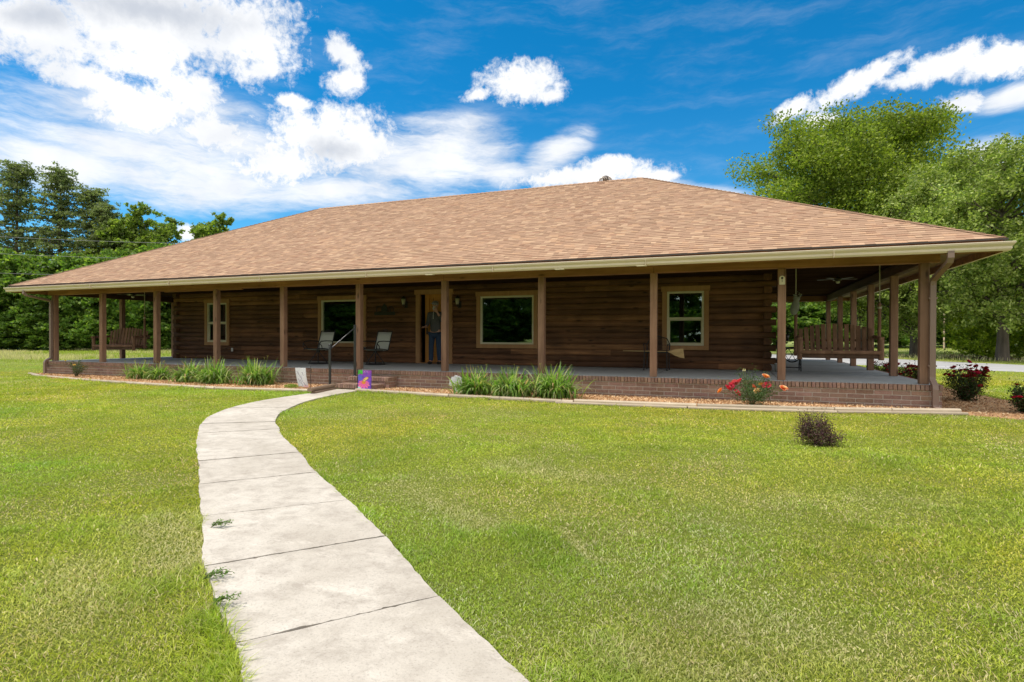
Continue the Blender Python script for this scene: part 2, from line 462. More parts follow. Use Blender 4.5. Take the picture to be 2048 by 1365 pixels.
def leaf_material(name, trans=0.5, rough=0.5, spec=0.25):
    def fn(nt):
        c = attr(nt)
        b = nt.new('ShaderNodeBsdfPrincipled'); nt.l.new(c, b.inputs['Base Color'])
        b.inputs['Roughness'].default_value = rough; b.inputs['Specular IOR Level'].default_value = spec
        tr = nt.new('ShaderNodeBsdfTranslucent')
        nt.l.new(nt.mix(1.0, c, (1.15, 1.25, 0.55), 'MULTIPLY'), tr.inputs[0])
        mx = nt.new('ShaderNodeMixShader'); mx.inputs[0].default_value = trans
        nt.l.new(b.outputs[0], mx.inputs[1]); nt.l.new(tr.outputs[0], mx.inputs[2])
        return mx.outputs[0]
    return material(name, fn)
M['leaf'] = leaf_material('leaves')
M['grassblade'] = leaf_material('grass_blades', 0.4, 0.55, 0.2)
M['petal'] = leaf_material('petals', 0.3, 0.6, 0.2)
M['bark'] = wood('bark', (0.045, 0.035, 0.026), (0.15, 0.12, 0.09), 'z', grain=20, knots=False)
M['pinebark'] = wood('pine_bark', (0.09, 0.065, 0.05), (0.22, 0.16, 0.12), 'z', grain=20, knots=False)
M['chips'] = paint('wood_chips', (1, 1, 1), 0.9, 0.1, 30)

def mulch_fn(nt):
    p = geo_pos(nt)
    n = nt.noise(p, 45, 5, 0.7); b = nt.noise(p, 1.6, 5, 0.6)
    c = nt.ramp(n, [(0.3, (0.20, 0.10, 0.05)), (0.5, (0.44, 0.25, 0.12)), (0.7, (0.66, 0.42, 0.22))])
    c = nt.mix(nt.maprange(b, 0.55, 0.75), c, (0.24, 0.13, 0.08))
    return pbsdf(nt, c, 0.95, 0, n, 0.8, 0.02, 0.2)
M['mulch'] = material('mulch', mulch_fn)

def lawn_fn(nt):
    p = geo_pos(nt)
    fine = nt.math('ADD', nt.math('MULTIPLY', nt.noise(p, 60, 5, 0.75), .55), nt.math('MULTIPLY', nt.noise(p, 260, 3, 0.7), .45))
    mid = nt.noise(p, 3.0, 6, 0.7)
    big = nt.noise(p, 0.22, 5, 0.6, 0.5)
    c = nt.ramp(fine, [(0.34, (0.07, 0.085, 0.016)), (0.46, (0.17, 0.21, 0.03)), (0.55, (0.28, 0.33, 0.045)), (0.64, (0.46, 0.44, 0.15))])
    dry = nt.mix(fine, (0.26, 0.21, 0.10), (0.50, 0.42, 0.22))
    c = nt.mix(nt.math('MULTIPLY', nt.maprange(mid, 0.5, 0.75), 0.5), c, dry)
    # far meadow: bands of straw-coloured seed heads, in the place where they grow
    far = nt.noise(nt.mapping(p, rot=(0, 0, rad(-22)), sc=(0.012, 0.10, 1)), 1.0, 5, 0.6, 0.5)
    sep = nt.new('ShaderNodeSeparateXYZ'); nt.l.new(p, sep.inputs[0])
    away = nt.maprange(sep.outputs[1], 14, 40)
    side = nt.maprange(nt.math('ABSOLUTE', nt.math('SUBTRACT', sep.outputs[0], 12)), 14, 26)
    away = nt.math('MAXIMUM', away, side)
    farc = nt.mix(nt.maprange(far, 0.42, 0.62), (0.16, 0.24, 0.035), (0.40, 0.36, 0.17))
    farc = nt.mix(nt.maprange(fine, 0.3, 0.7), nt.mix(0.35, farc, (0.05, 0.08, 0.01)), farc)
    c = nt.mix(nt.math('MULTIPLY', away, 0.8), c, farc)
    return pbsdf(nt, c, 0.95, 0, nt.math('ADD', fine, nt.math('MULTIPLY', mid, 0.5)), 0.9, 0.05, 0.1)
M['lawn'] = material('lawn', lawn_fn)

def gravel_fn(nt):
    p = geo_pos(nt)
    n = nt.noise(p, 25, 5, 0.7); b = nt.noise(nt.mapping(p, rot=(0, 0, rad(25)), sc=(0.2, 1.2, 1)), 1.0, 4, 0.6)
    c = nt.mix(n, (0.30, 0.29, 0.29), (0.50, 0.49, 0.48))
    c = nt.mix(nt.maprange(b, 0.4, 0.65), c, (0.30, 0.29, 0.29))
    return pbsdf(nt, c, 0.95, 0, n, 0.6, 0.02, 0.2)
M['gravel'] = material('gravel', gravel_fn)

def glass_fn(nt):
    tr = nt.new('ShaderNodeBsdfTransparent'); tr.inputs[0].default_value = (0.50, 0.56, 0.52, 1)
    gl = nt.new('ShaderNodeBsdfGlossy'); gl.inputs['Roughness'].default_value = 0.004
    gl.inputs[0].default_value = (0.85, 1.0, 0.92, 1)
    fr = nt.new('ShaderNodeFresnel'); fr.inputs[0].default_value = 1.65
    mx = nt.new('ShaderNodeMixShader')
    nt.l.new(nt.math('MINIMUM', nt.math('MULTIPLY', fr.outputs[0], 2.3), 1.0), mx.inputs[0])
    nt.l.new(tr.outputs[0], mx.inputs[1]); nt.l.new(gl.outputs[0], mx.inputs[2])
    return mx.outputs[0]
M['glass'] = material('window_glass', glass_fn)
M['blind'] = paint('dark_blind', (0.045, 0.05, 0.045), 0.7, 0.1)
M['lampglass'] = paint('amber_glass', (0.50, 0.47, 0.30), 0.25, 0.15)
M['skin'] = paint('skin', (0.50, 0.27, 0.19), 0.55, 0.08, 20, tinted=False)
M['hoodie'] = paint('dark_fleece', (0.085, 0.085, 0.085), 0.95, 0.2, 20, tinted=False)
M['denim'] = paint('denim', (0.024, 0.046, 0.09), 0.9, 0.25, 14, tinted=False)
M['grey'] = paint('grey_cloth', (0.26, 0.255, 0.25), 0.9, 0.15, 20)
M['beard'] = paint('grey_hair', (0.52, 0.51, 0.50), 0.8, 0.35, 60)
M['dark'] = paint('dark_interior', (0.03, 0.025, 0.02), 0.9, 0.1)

# ------------------------------------------------------------------ shared dimensions (metres)
L = 23.25          # corner post to corner post along the front
DEPTH = 11.39      # front beam line to rear beam line
FZ = 0.4325        # porch floor
PT = 2.51          # post tops
WY = 3.213         # front log wall face
WX0, WX1 = 1.393, 20.943
WYB = 8.55         # rear log wall face
OV = 0.80          # eave overhang
EZ = 2.765         # roof surface at eave edge
RZ = 5.99          # ridge
HD = DEPTH/2
SLOPE = (RZ-EZ)/(HD+OV)

def ring(mb, prof, x0=0, x1=L, y0=0, y1=DEPTH, col=(1, 1, 1), closed=False):
    """sweep a profile (outward offset, z) round the rectangle with mitred corners"""
    rows = []
    for o, z in prof:
        rows.append([(x0-o, y0-o, z), (x1+o, y0-o, z), (x1+o, y1+o, z), (x0-o, y1+o, z)])
    vs = [p for r in rows for p in r]
    fs = []
    n = len(prof)
    for i in range(n if closed else n-1):
        j = (i+1) % n
        for k in range(4):
            k2 = (k+1) % 4
            fs.append((i*4+k, j*4+k, j*4+k2, i*4+k2))
    mb.add(vs, fs, col)

# ------------------------------------------------------------------ house
house = thing('log_house', 'long dark brown log house with a hipped tan shingle roof and a porch all round', 'house', (0, 0, 0))
def part(mb, name, mat, parent=None): return mb.build(name, mat, parent or house)

# roof shingles, real courses of tabs
def shingle_cols():
    r = random.random()
    base = random.choice([(0.385, 0.242, 0.158), (0.365, 0.229, 0.150), (0.40, 0.255, 0.168), (0.375, 0.237, 0.155)])
    if r < 0.13: base = (0.475, 0.315, 0.205)
    elif r < 0.26: base = (0.45, 0.28, 0.175)
    elif r < 0.33: base = (0.355, 0.21, 0.135)
    k = random.uniform(0.86, 0.98)
    return tuple(x*k for x in base)
roof = MB()
run = HD+OV; slen = math.hypot(run, RZ-EZ); EXPO = 0.118
rows = int(slen/EXPO)
nrm = Vector((0, -(RZ-EZ), run)).normalized()
def roof_side(length, place):
    # local frame: u along the eave, t up the slope (plan distance), h above the roof plane
    for r in range(rows+1):
        t0 = r*EXPO*run/slen; t1 = min(run, (r+1.06)*EXPO*run/slen)
        if t0 >= run: break
        u = t0 - random.uniform(0, 0.25)
        shift = 0
        while u < length-t0:
            w = random.choice((0.10, 0.12, 0.15, 0.18, 0.23))
            a, b = u, u+w
            u = b
            lo0, hi0 = t0, length-t0
            lo1, hi1 = t1, length-t1
            a0, b0 = max(a, lo0), min(b, hi0)
            a1, b1 = min(max(a, lo1), hi1), max(min(b, hi1), lo1)
            if b0-a0 < 0.004: continue
            h = random.choice((0.005, 0.006, 0.009, 0.010))
            sk = 0.0
            vs = [place(a0, t0, 0), place(b0, t0, 0), place(b0, t0, h), place(a0, t0, h), place(b1, t1, 0.001), place(a1, t1, 0.001)]
            c = shingle_cols()
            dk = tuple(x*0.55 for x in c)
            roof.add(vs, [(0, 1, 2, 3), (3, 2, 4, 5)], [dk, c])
def mk_place(origin, du, dt):
    o = Vector(origin); du = Vector(du); dt = Vector(dt)
    n = Vector((-dt.x*SLOPE, -dt.y*SLOPE, 1)).normalized()
    def place(u, t, h):
        return o + du*u + dt*t + Vector((0, 0, t*SLOPE)) + n*h
    return place
LX = L+2*OV; LY = DEPTH+2*OV
roof_side(LX, mk_place((-OV, -OV, EZ), (1, 0, 0), (0, 1, 0)))
roof_side(LX, mk_place((L+OV, DEPTH+OV, EZ), (-1, 0, 0), (0, -1, 0)))
roof_side(LY, mk_place((L+OV, -OV, EZ), (0, 1, 0), (-1, 0, 0)))
roof_side(LY, mk_place((-OV, DEPTH+OV, EZ), (0, -1, 0), (1, 0, 0)))
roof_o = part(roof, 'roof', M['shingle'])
# hip and ridge cap shingles
cap = MB()
def caps(a, b, spread_dirs):
    a = Vector(a); b = Vector(b); d = b-a; n = int(d.length/0.15); d.normalize()
    for i in range(n):
        p = a+d*(i*0.15); q = a+d*(i*0.15+0.165)
        c = shingle_cols()
        s1, s2 = [Vector(s) for s in spread_dirs]
        w = 0.13; up = Vector((0, 0, 0.022)); up2 = Vector((0, 0, 0.008))
        cap.add([p+up, q+up2, p+s1*w+up, q+s1*w+up2, p+s2*w+up, q+s2*w+up2, p, p+s1*w, p+s2*w],
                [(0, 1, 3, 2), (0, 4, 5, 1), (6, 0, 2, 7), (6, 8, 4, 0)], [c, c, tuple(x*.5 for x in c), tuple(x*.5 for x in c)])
zz = -SLOPE
rl = (HD, HD, RZ); rr = (L-HD, HD, RZ)
caps((-OV, -OV, EZ), rl, [(0.7, 0, 0), (0, 0.7, 0)])
caps((L+OV, -OV, EZ), rr, [(-0.7, 0, 0), (0, 0.7, 0)])
caps((-OV, DEPTH+OV, EZ), rl, [(0.7, 0, 0), (0, -0.7, 0)])
caps((L+OV, DEPTH+OV, EZ), rr, [(-0.7, 0, 0), (0, -0.7, 0)])
caps(rl, rr, [(0, -1, zz), (0, 1, zz)])
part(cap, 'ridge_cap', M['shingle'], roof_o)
# roof deck (underside, seals the shingles)
rd = MB()
c0 = [(-OV, -OV, EZ-.004), (L+OV, -OV, EZ-.004), (L+OV, DEPTH+OV, EZ-.004), (-OV, DEPTH+OV, EZ-.004), (HD, HD, RZ-.01), (L-HD, HD, RZ-.01)]
rd.add(c0, [(0, 1, 5, 4), (1, 2, 5), (2, 3, 4, 5), (3, 0, 4)])
part(rd, 'roof_deck', M['felt'], roof_o)
# turbine vent and pipe on the ridge
tv = MB()
tvx, tvy, tvz = 16.42, HD+.12, RZ
tv.lathe((tvx, tvy, tvz-.16), [(0.12, 0), (0.12, 0.12), (0.16, 0.13)], 20)
for k in range(22):
    a = 2*math.pi*k/22
    pts = []
    for j in range(7):
        f = j/6; ang = a+0.5*f; rr_ = 0.195*math.sin(math.pi*(0.22+0.66*f)); z = tvz-.02+0.2*f
        pts.append((tvx+rr_*math.cos(ang), tvy+rr_*math.sin(ang), z))
    tv.tube(pts, 0.0115, 5, flat=0.5)
tv.lathe((tvx, tvy, tvz+.17), [(0.09, 0), (0.06, 0.025), (0.0, 0.03)], 20)
tv.lathe((tvx, tvy, tvz-.02), [(0.0, 0), (0.10, 0.0), (0.10, 0.17), (0, .18)], 16, col=(0.12, 0.1, 0.1))
part(tv, 'turbine_vent', M['galv'], roof_o)
pv = MB(); pv.lathe((7.0, HD+.7, RZ-.4), [(0.05, 0), (0.05, 0.52), (0.0, 0.52)], 14)
pv.lathe((7.0, HD+.7, RZ-.36), [(0.14, 0), (0.06, 0.12)], 14)
part(pv, 'vent_pipe', M['felt'], roof_o)

# fascia, gutter, soffit, beams, ceiling
fa = MB(); ring(fa, [(OV-.035, EZ-.012), (OV-.035, 2.56), (OV-.055, 2.56), (OV-.055, EZ-.03)])
part(fa, 'fascia', M['beam'])
gu = MB()
ring(gu, [(OV-.034, 2.715), (OV-.034, 2.575), (OV+.035, 2.57), (OV+.055, 2.60), (OV+.055, 2.635), (OV+.085, 2.672), (OV+.092, 2.70), (OV+.085, 2.706), (OV+.085, 2.70), (OV+.078, 2.675), (OV+.048, 2.64), (OV+.045, 2.602), (OV+.03, 2.577), (OV-.03, 2.582)])
part(gu, 'gutter', M['gutter'])
for x in (14.0, 16.92, 18.52):
    gs = MB(); gs.box((x, -OV-.012, 2.5655), (.19, .105, .012), bev=.004); part(gs, 'gutter_strap', M['cream'])
for x in (3.1, 6.2, 9.3, 12.4, 15.5, 18.6, 21.7):
    gs = MB(); gs.box((x, -OV-.045, 2.6365), (.008, .098, .142), bev=.002); part(gs, 'gutter_seam', M['gutter'])
de = MB(); ring(de, [(OV+.02, EZ-.002), (OV+.02, EZ-.022), (OV-.03, EZ-.022)])
part(de, 'drip_edge', M['felt'])
so = MB()
def boards(mb, x0, x1, y0, y1, z, w, along, th=0.012):
    n = int(round(((y1-y0) if along == 'x' else (x1-x0))/w))
    for i in range(n):
        k = random.uniform(0.8, 1.2); c = (k, k*random.uniform(.95, 1.03), k*random.uniform(.93, 1.03))
        if along == 'x':
            ww = (y1-y0)/n; mb.box(((x0+x1)/2, y0+ww*(i+.5), z+th/2), (x1-x0, ww-.008, th), col=c)
        else:
            ww = (x1-x0)/n; mb.box((x0+ww*(i+.5), (y0+y1)/2, z+th/2), (ww-.008, y1-y0, th), col=c)
sz = 2.675
boards(so, -.74, L+.74, -.74, -.075, sz, 0.13, 'x'); boards(so, -.74, L+.74, DEPTH+.075, DEPTH+.74, sz, 0.13, 'x')
boards(so, -.74, -.075, -.075, DEPTH+.075, sz, 0.13, 'x'); boards(so, L+.075, L+.74, -.075, DEPTH+.075, sz, 0.13, 'x')
part(so, 'soffit', M['soffit'])
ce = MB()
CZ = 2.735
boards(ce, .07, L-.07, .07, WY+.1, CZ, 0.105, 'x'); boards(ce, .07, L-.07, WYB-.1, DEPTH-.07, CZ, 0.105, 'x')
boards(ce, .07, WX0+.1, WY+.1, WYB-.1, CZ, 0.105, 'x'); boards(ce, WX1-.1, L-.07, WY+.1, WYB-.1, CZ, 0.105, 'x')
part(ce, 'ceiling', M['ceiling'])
# perimeter beams with the ends of short scabs showing
def beam(a, b, w, h, mat, z0=PT):
    mb = MB(); mb.span((*a, z0+h/2), (*b, z0+h/2), w, h, bev=.008); return part(mb, 'beam', mat)
bx = [-.16, 4.61, 9.24, 13.94, 18.64, L+.16]
for i in range(5): beam((bx[i]+.002, 0), (bx[i+1]-.002, 0), .14, .205, M['beam'])
for i in range(5): beam((bx[i]+.002, DEPTH), (bx[i+1]-.002, DEPTH), .14, .205, M['beam'])
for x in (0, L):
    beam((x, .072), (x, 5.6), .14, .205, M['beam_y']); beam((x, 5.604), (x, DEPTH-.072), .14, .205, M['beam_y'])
mb = MB(); mb.box((6.4, -.008, PT-.0175), (2.9, .07, .033), bev=.005); part(mb, 'beam_scab', M['beam'])
ic = MB()   # inner trim board along the ceiling
ic.box((L/2, .082, 2.60), (L-.3, .022, .18)); part(ic, 'beam_liner', M['beam'])

# posts, each its own
POSTX = [0.075, 2.30, 4.61, 6.92, 9.24, 11.59, 13.94, 16.28, 18.64, 20.97, 23.19]
def post(x, y, w=.135):
    mb = MB(); k = random.uniform(.86, 1.12)
    mb.box((x, y, (FZ+PT)/2), (w, w, PT-FZ-.004), col=(k, k, k), bev=.007)
    return part(mb, 'post', M['post'])
for x in POSTX: post(x, 0.0)
for y in (2.20, 4.405, 6.6, 8.8, DEPTH-.1): post(L-.02, y)
for y in (2.20, 4.2, 6.6, 8.8, DEPTH-.1): post(0.0, y)
for x in POSTX[1:-1:2]: post(x, DEPTH-.1)

# porch slab and brick base
dk = MB(); dk.prism([(-.12, -.11), (L+.12, -.11), (L+.12, DEPTH+.1), (-.12, DEPTH+.1)], 'z', FZ-.10, FZ)
part(dk, 'porch_floor', M['deck'])
for x in (4.6, 9.2, 13.9, 18.6, 20.94):
    jt = MB(); jt.box((x, 1.55, FZ+.0015), (.008, 3.2, .003)); part(jt, 'floor_joint', M['felt'])
for y in (WY, 6.6, 9.2):
    jt = MB(); jt.box((22.1, y, FZ+.0015), (2.3, .008, .003)); part(jt, 'floor_joint', M['felt'])
mo = MB()
mo.prism([(-.165, -.155), (L+.165, -.155), (L+.165, DEPTH+.15), (-.165, DEPTH+.15)], 'z', -.05, FZ-.104)
part(mo, 'brick_core', M['mortar'])
bk = MB()
def brick_col():
    k = random.uniform(.82, 1.15); return (k, k*random.uniform(.95, 1.04), k*random.uniform(.92, 1.06))
def brick_row(face, a, b, z, off, length=.262, h=.066, stag=0.0, dep=.05, out=.007, gap=.012):
    u = a - stag
    while u < b:
        a0, b0 = max(u, a), min(u+length, b)
        if b0-a0 > .02:
            m = (a0+b0)/2; w = b0-a0
            if face == 'f': bk.box((m, off-out+dep/2, z+h/2), (w, dep, h), col=brick_col(), bev=.003)
            if face == 'r': bk.box((off+out-dep/2, m, z+h/2), (dep, w, h), col=brick_col(), bev=.003)
            if face == 'l': bk.box((off-out+dep/2, m, z+h/2), (dep, w, h), col=brick_col(), bev=.003)
        u += length+gap
for i in range(4):
    z = .012+i*.0777
    st = .137 if i % 2 else 0
    brick_row('f', -.17, L+.17, z, -.155, stag=st)
    brick_row('r', -.11, DEPTH, z, L+.165, stag=.137-st)
    brick_row('l', -.11, DEPTH, z, -.165, stag=.137-st)
# rowlock cap course, set proud
def rowlock(face, a, b, z, off, h=.094, dep=.125, out=.035):
    brick_row(face, a, b, z, off, length=.056, h=h, dep=dep, out=out, gap=.010)
rowlock('f', -.19, L+.19, FZ-.099, -.155); rowlock('r', -.06, DEPTH, FZ-.099, L+.165); rowlock('l', -.06, DEPTH, FZ-.099, -.165)
part(bk, 'brick_base', M['brick'])

# brick steps
stp = MB(); stm = MB()
def step_block(x0, x1, y0, y1, ztop):
    stm.box(((x0+x1)/2, (y0+.03+y1-.003)/2, (ztop-.012)/2-.02), (x1-x0-.03, y1-y0-.033, ztop-.012+.04))
    z = ztop-.095
    u = x0
    while u < x1-.02:
        w = min(.056, x1-u); stp.box((u+w/2, y0+.09, z+.047), (w, .19, .094), col=brick_col(), bev=.003); u += .066
    u = y0+.195
    while u < y1-.006:
        w = min(.056, y1-u)
        for xx in (x0+.095, x1-.095): stp.box((xx, u+w/2, z+.047), (.19, w, .094), col=brick_col(), bev=.003)
        n = int((x1-x0-.39)/.2)
        for k in range(n):
            ww = (x1-x0-.39)/n; stp.box((x0+.195+ww*(k+.5), u+w/2, z+.047), (ww-.01, w, .094), col=brick_col(), bev=.003)
        u += .066
    zz_ = z-.067
    while zz_ > -.06:
        u = x0
        while u < x1-.02:
            w = min(.196, x1-u); stp.box((u+w/2, y0+.035, zz_+.028), (w, .05, .057), col=brick_col(), bev=.003); u += .206
        for xx in (x0+.024, x1-.024):
            u = y0+.065
            while u < y1-.02:
                w = min(.196, y1-u); stp.box((xx, u+w/2, zz_+.028), (.05, w, .057), col=brick_col(), bev=.003); u += .206
        zz_ -= .0665
step_block(11.66, 12.78, -.54, -.195, .288)
step_block(11.62, 12.66, -.945, -.545, .144)
steps_o = part(stp, 'step', M['brick']); part(stm, 'step_core', M['mortar'], steps_o)

# log walls
PITCH = .1537
prof_n = 6
def log_profile(th, h):
    pts = []
    for k in range(prof_n+1):
        a = -math.pi/2*0.94+math.pi*0.94*k/prof_n
        pts.append((-.034*math.cos(a)-.0, h/2+math.sin(a)*h/2))
    pts += [(th, h), (th, 0)]
    return pts
def log_col():
    r = random.random()
    k = random.uniform(.85, 1.15)
    if r < .08: return (k*1.7, k*1.75, k*1.65)
    if r < .3: return (k*1.3, k*1.3, k*1.3)
    if r < .5: return (k*.8, k*.78, k*.78)
    return (k, k, k)
openings = [(2.84, 3.90, 1.049, 2.43), (7.76, 9.48, 1.049, 2.43), (11.40, 12.40, .0, 2.50), (13.33, 15.07, 1.049, 2.43), (18.49, 19.51, 1.049, 2.43)]
HZ = 2.75
n_course = int((HZ-FZ)/PITCH)+1
def log_run(mb, axis, a, b, face, z, h, sgn, th=.15):
    """logs from a to b along axis; face = coordinate of the outer face, sgn = outward side"""
    cuts = [a]
    while True:
        nx = cuts[-1]+random.uniform(1.6, 4.2)
        if nx > b-.6: break
        cuts.append(nx)
    cuts.append(b)
    for i in range(len(cuts)-1):
        prof = log_profile(th, h)
        j = random.uniform(-.004, .004)
        if axis == 'x':
            poly = [(face - sgn*0 + (p[0]+j)*sgn, z+p[1]) for p in prof]
        else:
            poly = [(face + (p[0]+j)*sgn, z+p[1]) for p in prof]
        a0, b0 = cuts[i], cuts[i+1]
        if sgn < 0: poly = poly[::-1]
        n0 = len(mb.v)
        mb.prism(poly if axis == 'x' else poly, axis, a0+(.002 if i else 0), b0, col=log_col())
wl = MB(); wr = MB(); ws = MB(); wls = MB()
for i in range(n_course):
    z = FZ+.002+i*PITCH; h = min(PITCH-.0035, HZ-z)
    if h < .03: continue
    ext = .13 if i % 2 else -.152
    segs = [(WX0-ext, WX1+ext)]
    for (x0, x1, z0, z1) in openings:
        if z < z1 and z+h > max(z0, FZ) - .0:
            ns = []
            for (a, b) in segs:
                if x1 <= a or x0 >= b: ns.append((a, b)); continue
                if x0 > a: ns.append((a, x0))
                if x1 < b: ns.append((x1, b))
            segs = ns
    for (a, b) in segs: log_run(wl, 'x', a, b, WY, z, h, 1)
    log_run(wr, 'x', WX0-ext, WX1+ext, WYB, z, h, -1)
    ext2 = -.152 if i % 2 else .15
    log_run(ws, 'y', WY-ext2, WYB+ext2, WX1, z, h, -1)
    log_run(wls, 'y', WY-ext2, WYB+ext2, WX0, z, h, 1)
for w_, m_ in ((wl, 'log'), (wr, 'log'), (ws, 'log_y'), (wls, 'log_y')): part(w_, 'log_wall', M[m_])
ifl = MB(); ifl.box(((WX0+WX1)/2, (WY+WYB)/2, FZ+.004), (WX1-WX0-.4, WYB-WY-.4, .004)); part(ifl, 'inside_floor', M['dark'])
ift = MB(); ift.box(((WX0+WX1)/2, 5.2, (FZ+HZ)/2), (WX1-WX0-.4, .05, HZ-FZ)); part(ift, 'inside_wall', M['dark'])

# windows
def window(x0, x1, z0, z1, hung):
    """outer trim box x0..x1, z0..z1"""
    xc = (x0+x1)/2; y = WY-.055
    t = MB(); jw = .115
    t.box((xc, y+.02, z1-.065), (x1-x0+.05, .075, .13), bev=.004)
    t.box((xc, y+.02, z0+.055), (x1-x0, .07, .11), bev=.004)
    for s_, xx in ((-1, x0+jw/2), (1, x1-jw/2)):
        t.box((xx, y+.02, (z0+.112+z1-.132)/2), (jw, .066, z1-z0-.246), bev=.004)
    w = part(t, 'window', M['trim'])
    ix0, ix1, iz0, iz1 = x0+jw+.002, x1-jw-.002, z0+.112, z1-.132
    f = MB(); fw = .05
    def frame(a, b, c, d, yy, dep, wd):
        f.box(((a+b)/2, yy, d-wd/2), (b-a, dep, wd), bev=.004); f.box(((a+b)/2, yy, c+wd/2), (b-a, dep, wd), bev=.004)
        f.box((a+wd/2, yy, (c+d)/2), (wd, dep, d-c-2*wd), bev=.004); f.box((b-wd/2, yy, (c+d)/2), (wd, dep, d-c-2*wd), bev=.004)
    frame(ix0, ix1, iz0, iz1, y+.035, .06, fw)
    if hung:
        zm = (iz0+iz1)/2
        f.box(((ix0+ix1)/2, y+.04, zm), (ix1-ix0-2*fw, .045, .06), bev=.004)
        frame(ix0+fw+.001, ix1-fw-.001, iz0+fw+.001, zm-.031, y+.05, .03, .022)
    f.build('frame', M['cream'], w)
    g = MB(); g.box(((ix0+ix1)/2, y+.062, (iz0+iz1)/2), (ix1-ix0-.06, .006, iz1-iz0-.06)); g.build('glass', M['glass'], w)
    b = MB(); z = iz0+.03
    while z < iz1-.03:
        k = random.uniform(.8, 1.25)
        b.box(((ix0+ix1)/2, y+.115, z), (ix1-ix0-.04, .026, .003), rot=(rad(-52), 0, 0), col=(k, k, k)); z += .024
    b.build('blind', M['blind'], w)
window(2.80, 3.94, .905, 2.505, True)
window(7.71, 9.53, .905, 2.505, False)
window(13.28, 15.12, .905, 2.505, False)
window(18.44, 19.56, .905, 2.505, True)

# entry door: trim is the door's surround
dt = MB(); dx0, dx1 = 11.285, 12.515; yd = WY-.035
dt.box(((dx0+dx1)/2, yd, 2.545), (dx1-dx0+.06, .075, .14), bev=.004)
dt.box((dx0+.085, yd, (FZ+2.473)/2), (.145, .068, 2.473-FZ-.004), bev=.004)
dt.box((dx1-.085, yd, (FZ+2.473)/2), (.145, .068, 2.473-FZ-.004), bev=.004)
dt.box((12.385, WY+.075, (FZ+2.473)/2), (.03, .15, 2.473-FZ-.004), bev=.003)
dt.box((11.90, WY-.0, FZ+.014), (.94, .2, .022), bev=.004)
door_t = part(dt, 'door_surround', M['trim'])
dl = MB()
piv = Vector((12.37, WY+.12, 0)); W_ = .83; H_ = 2.02
ang = rad(2)
DM = Matrix.Rotation(ang, 3, 'Z')
def dpt(x, y, z): return piv + DM @ Vector((-x, y, z))
def dbox(mb, x0, x1, z0, z1, y0, y1, bev=.004, col=(1, 1, 1)):
    mb.box(dpt((x0+x1)/2, (y0+y1)/2, (z0+z1)/2), (x1-x0, y1-y0, z1-z0), DM, col, bev)
dz = FZ+.03
for a, b, c, d in ((0, .14, 0, H_), (W_-.14, W_, 0, H_), (.14, W_-.14, 0, .2), (.14, W_-.14, .74, .88), (.14, W_-.14, H_-.14, H_)):
    dbox(dl, a+.0005, b-.0005, dz+c+.0005, dz+d-.0005, -.02, .02)
# arched head of the upper panel
ar = []
dbox(dl, .14, W_-.14, dz+.2, dz+.74, .0, .012); dbox(dl, .14, W_-.14, dz+.88, dz+H_-.14, .0, .012)
dbox(dl, .19, W_-.19, dz+.25, dz+.69, -.012, .0, .012); dbox(dl, .19, W_-.19, dz+.93, dz+H_-.30, -.012, .0, .012)
for k in range(8):
    a = math.pi*(k+.5)/8; xx = W_/2-math.cos(a)*.2
    dbox(dl, xx-.045, xx+.045, dz+H_-.20-.0+.03*(1-math.sin(a)) - .05*(math.sin(a) < .5), dz+H_-.139, -.018, .0, .004)
door_o = part(dl, 'door', M['alder'])
for xx in (.24, W_-.24):
    for z_ in (.30, .64, .98, H_-.36):
        cl_ = MB(); cl_.lathe(dpt(xx, -.013, dz+z_), [(0.016, 0), (0.01, .008), (0, .01)], 8, M=DM.to_3x3() @ Matrix.Rotation(rad(90), 3, 'X')); cl_.build('stud', M['iron'], door_o)
hn = MB(); hn.box(dpt(W_-.07, -.03, dz+.93), (.05, .01, .2), DM, bev=.004)
hn.tube([dpt(W_-.07, -.035, dz+.9), dpt(W_-.07, -.075, dz+.9), dpt(W_-.16, -.08, dz+.9)], .011, 8)
hn.build('handle', M['bronze'], door_o)

# wall lanterns
def lantern(x, z):
    y = WY-.03
    b = MB(); b.box((x+.03, y-.01, z-.17), (.09, .02, .2), bev=.006)
    b.tube([(x+.03, y-.02, z-.2), (x+.02, y-.08, z-.27), (x, y-.12, z-.22), (x, y-.12, z-.17)], .011, 8)
    b.tube([(x+.03, y-.02, z-.12), (x+.055, y-.07, z-.10), (x+.045, y-.1, z+.06), (x, y-.12, z+.075)], .009, 8)
    b.lathe((x, y-.12, z-.18), [(0, -.04), (.018, -.03), (.03, 0), (.042, .012)], 12)
    b.lathe((x, y-.12, z+.0), [(.078, 0), (.07, .025), (.03, .06), (.012, .085), (0, .1)], 12)
    for k in range(4):
        a = math.pi/4+k*math.pi/2
        b.tube([(x+.045*math.cos(a), y-.12+.045*math.sin(a), z-.165), (x+.073*math.cos(a), y-.12+.073*math.sin(a), z+.0)], .004, 5)
    o = part(b, 'wall_lantern', M['bronze'])
    g = MB(); g.lathe((x, y-.12, z-.166), [(.0, 0), (.04, 0), (.068, .166), (0, .166)], 12); g.build('lamp_glass', M['lampglass'], o)
lantern(10.93, 2.35); lantern(12.72, 2.32)
for x, z in ((4.06, .76), (9.47, .93)):
    b = MB(); b.box((x, WY-.04, z), (.075, .02, .12), bev=.006); b.box((x, WY-.055, z+.01), (.05, .02, .06), bev=.005); part(b, 'outlet_cover', M['white'])

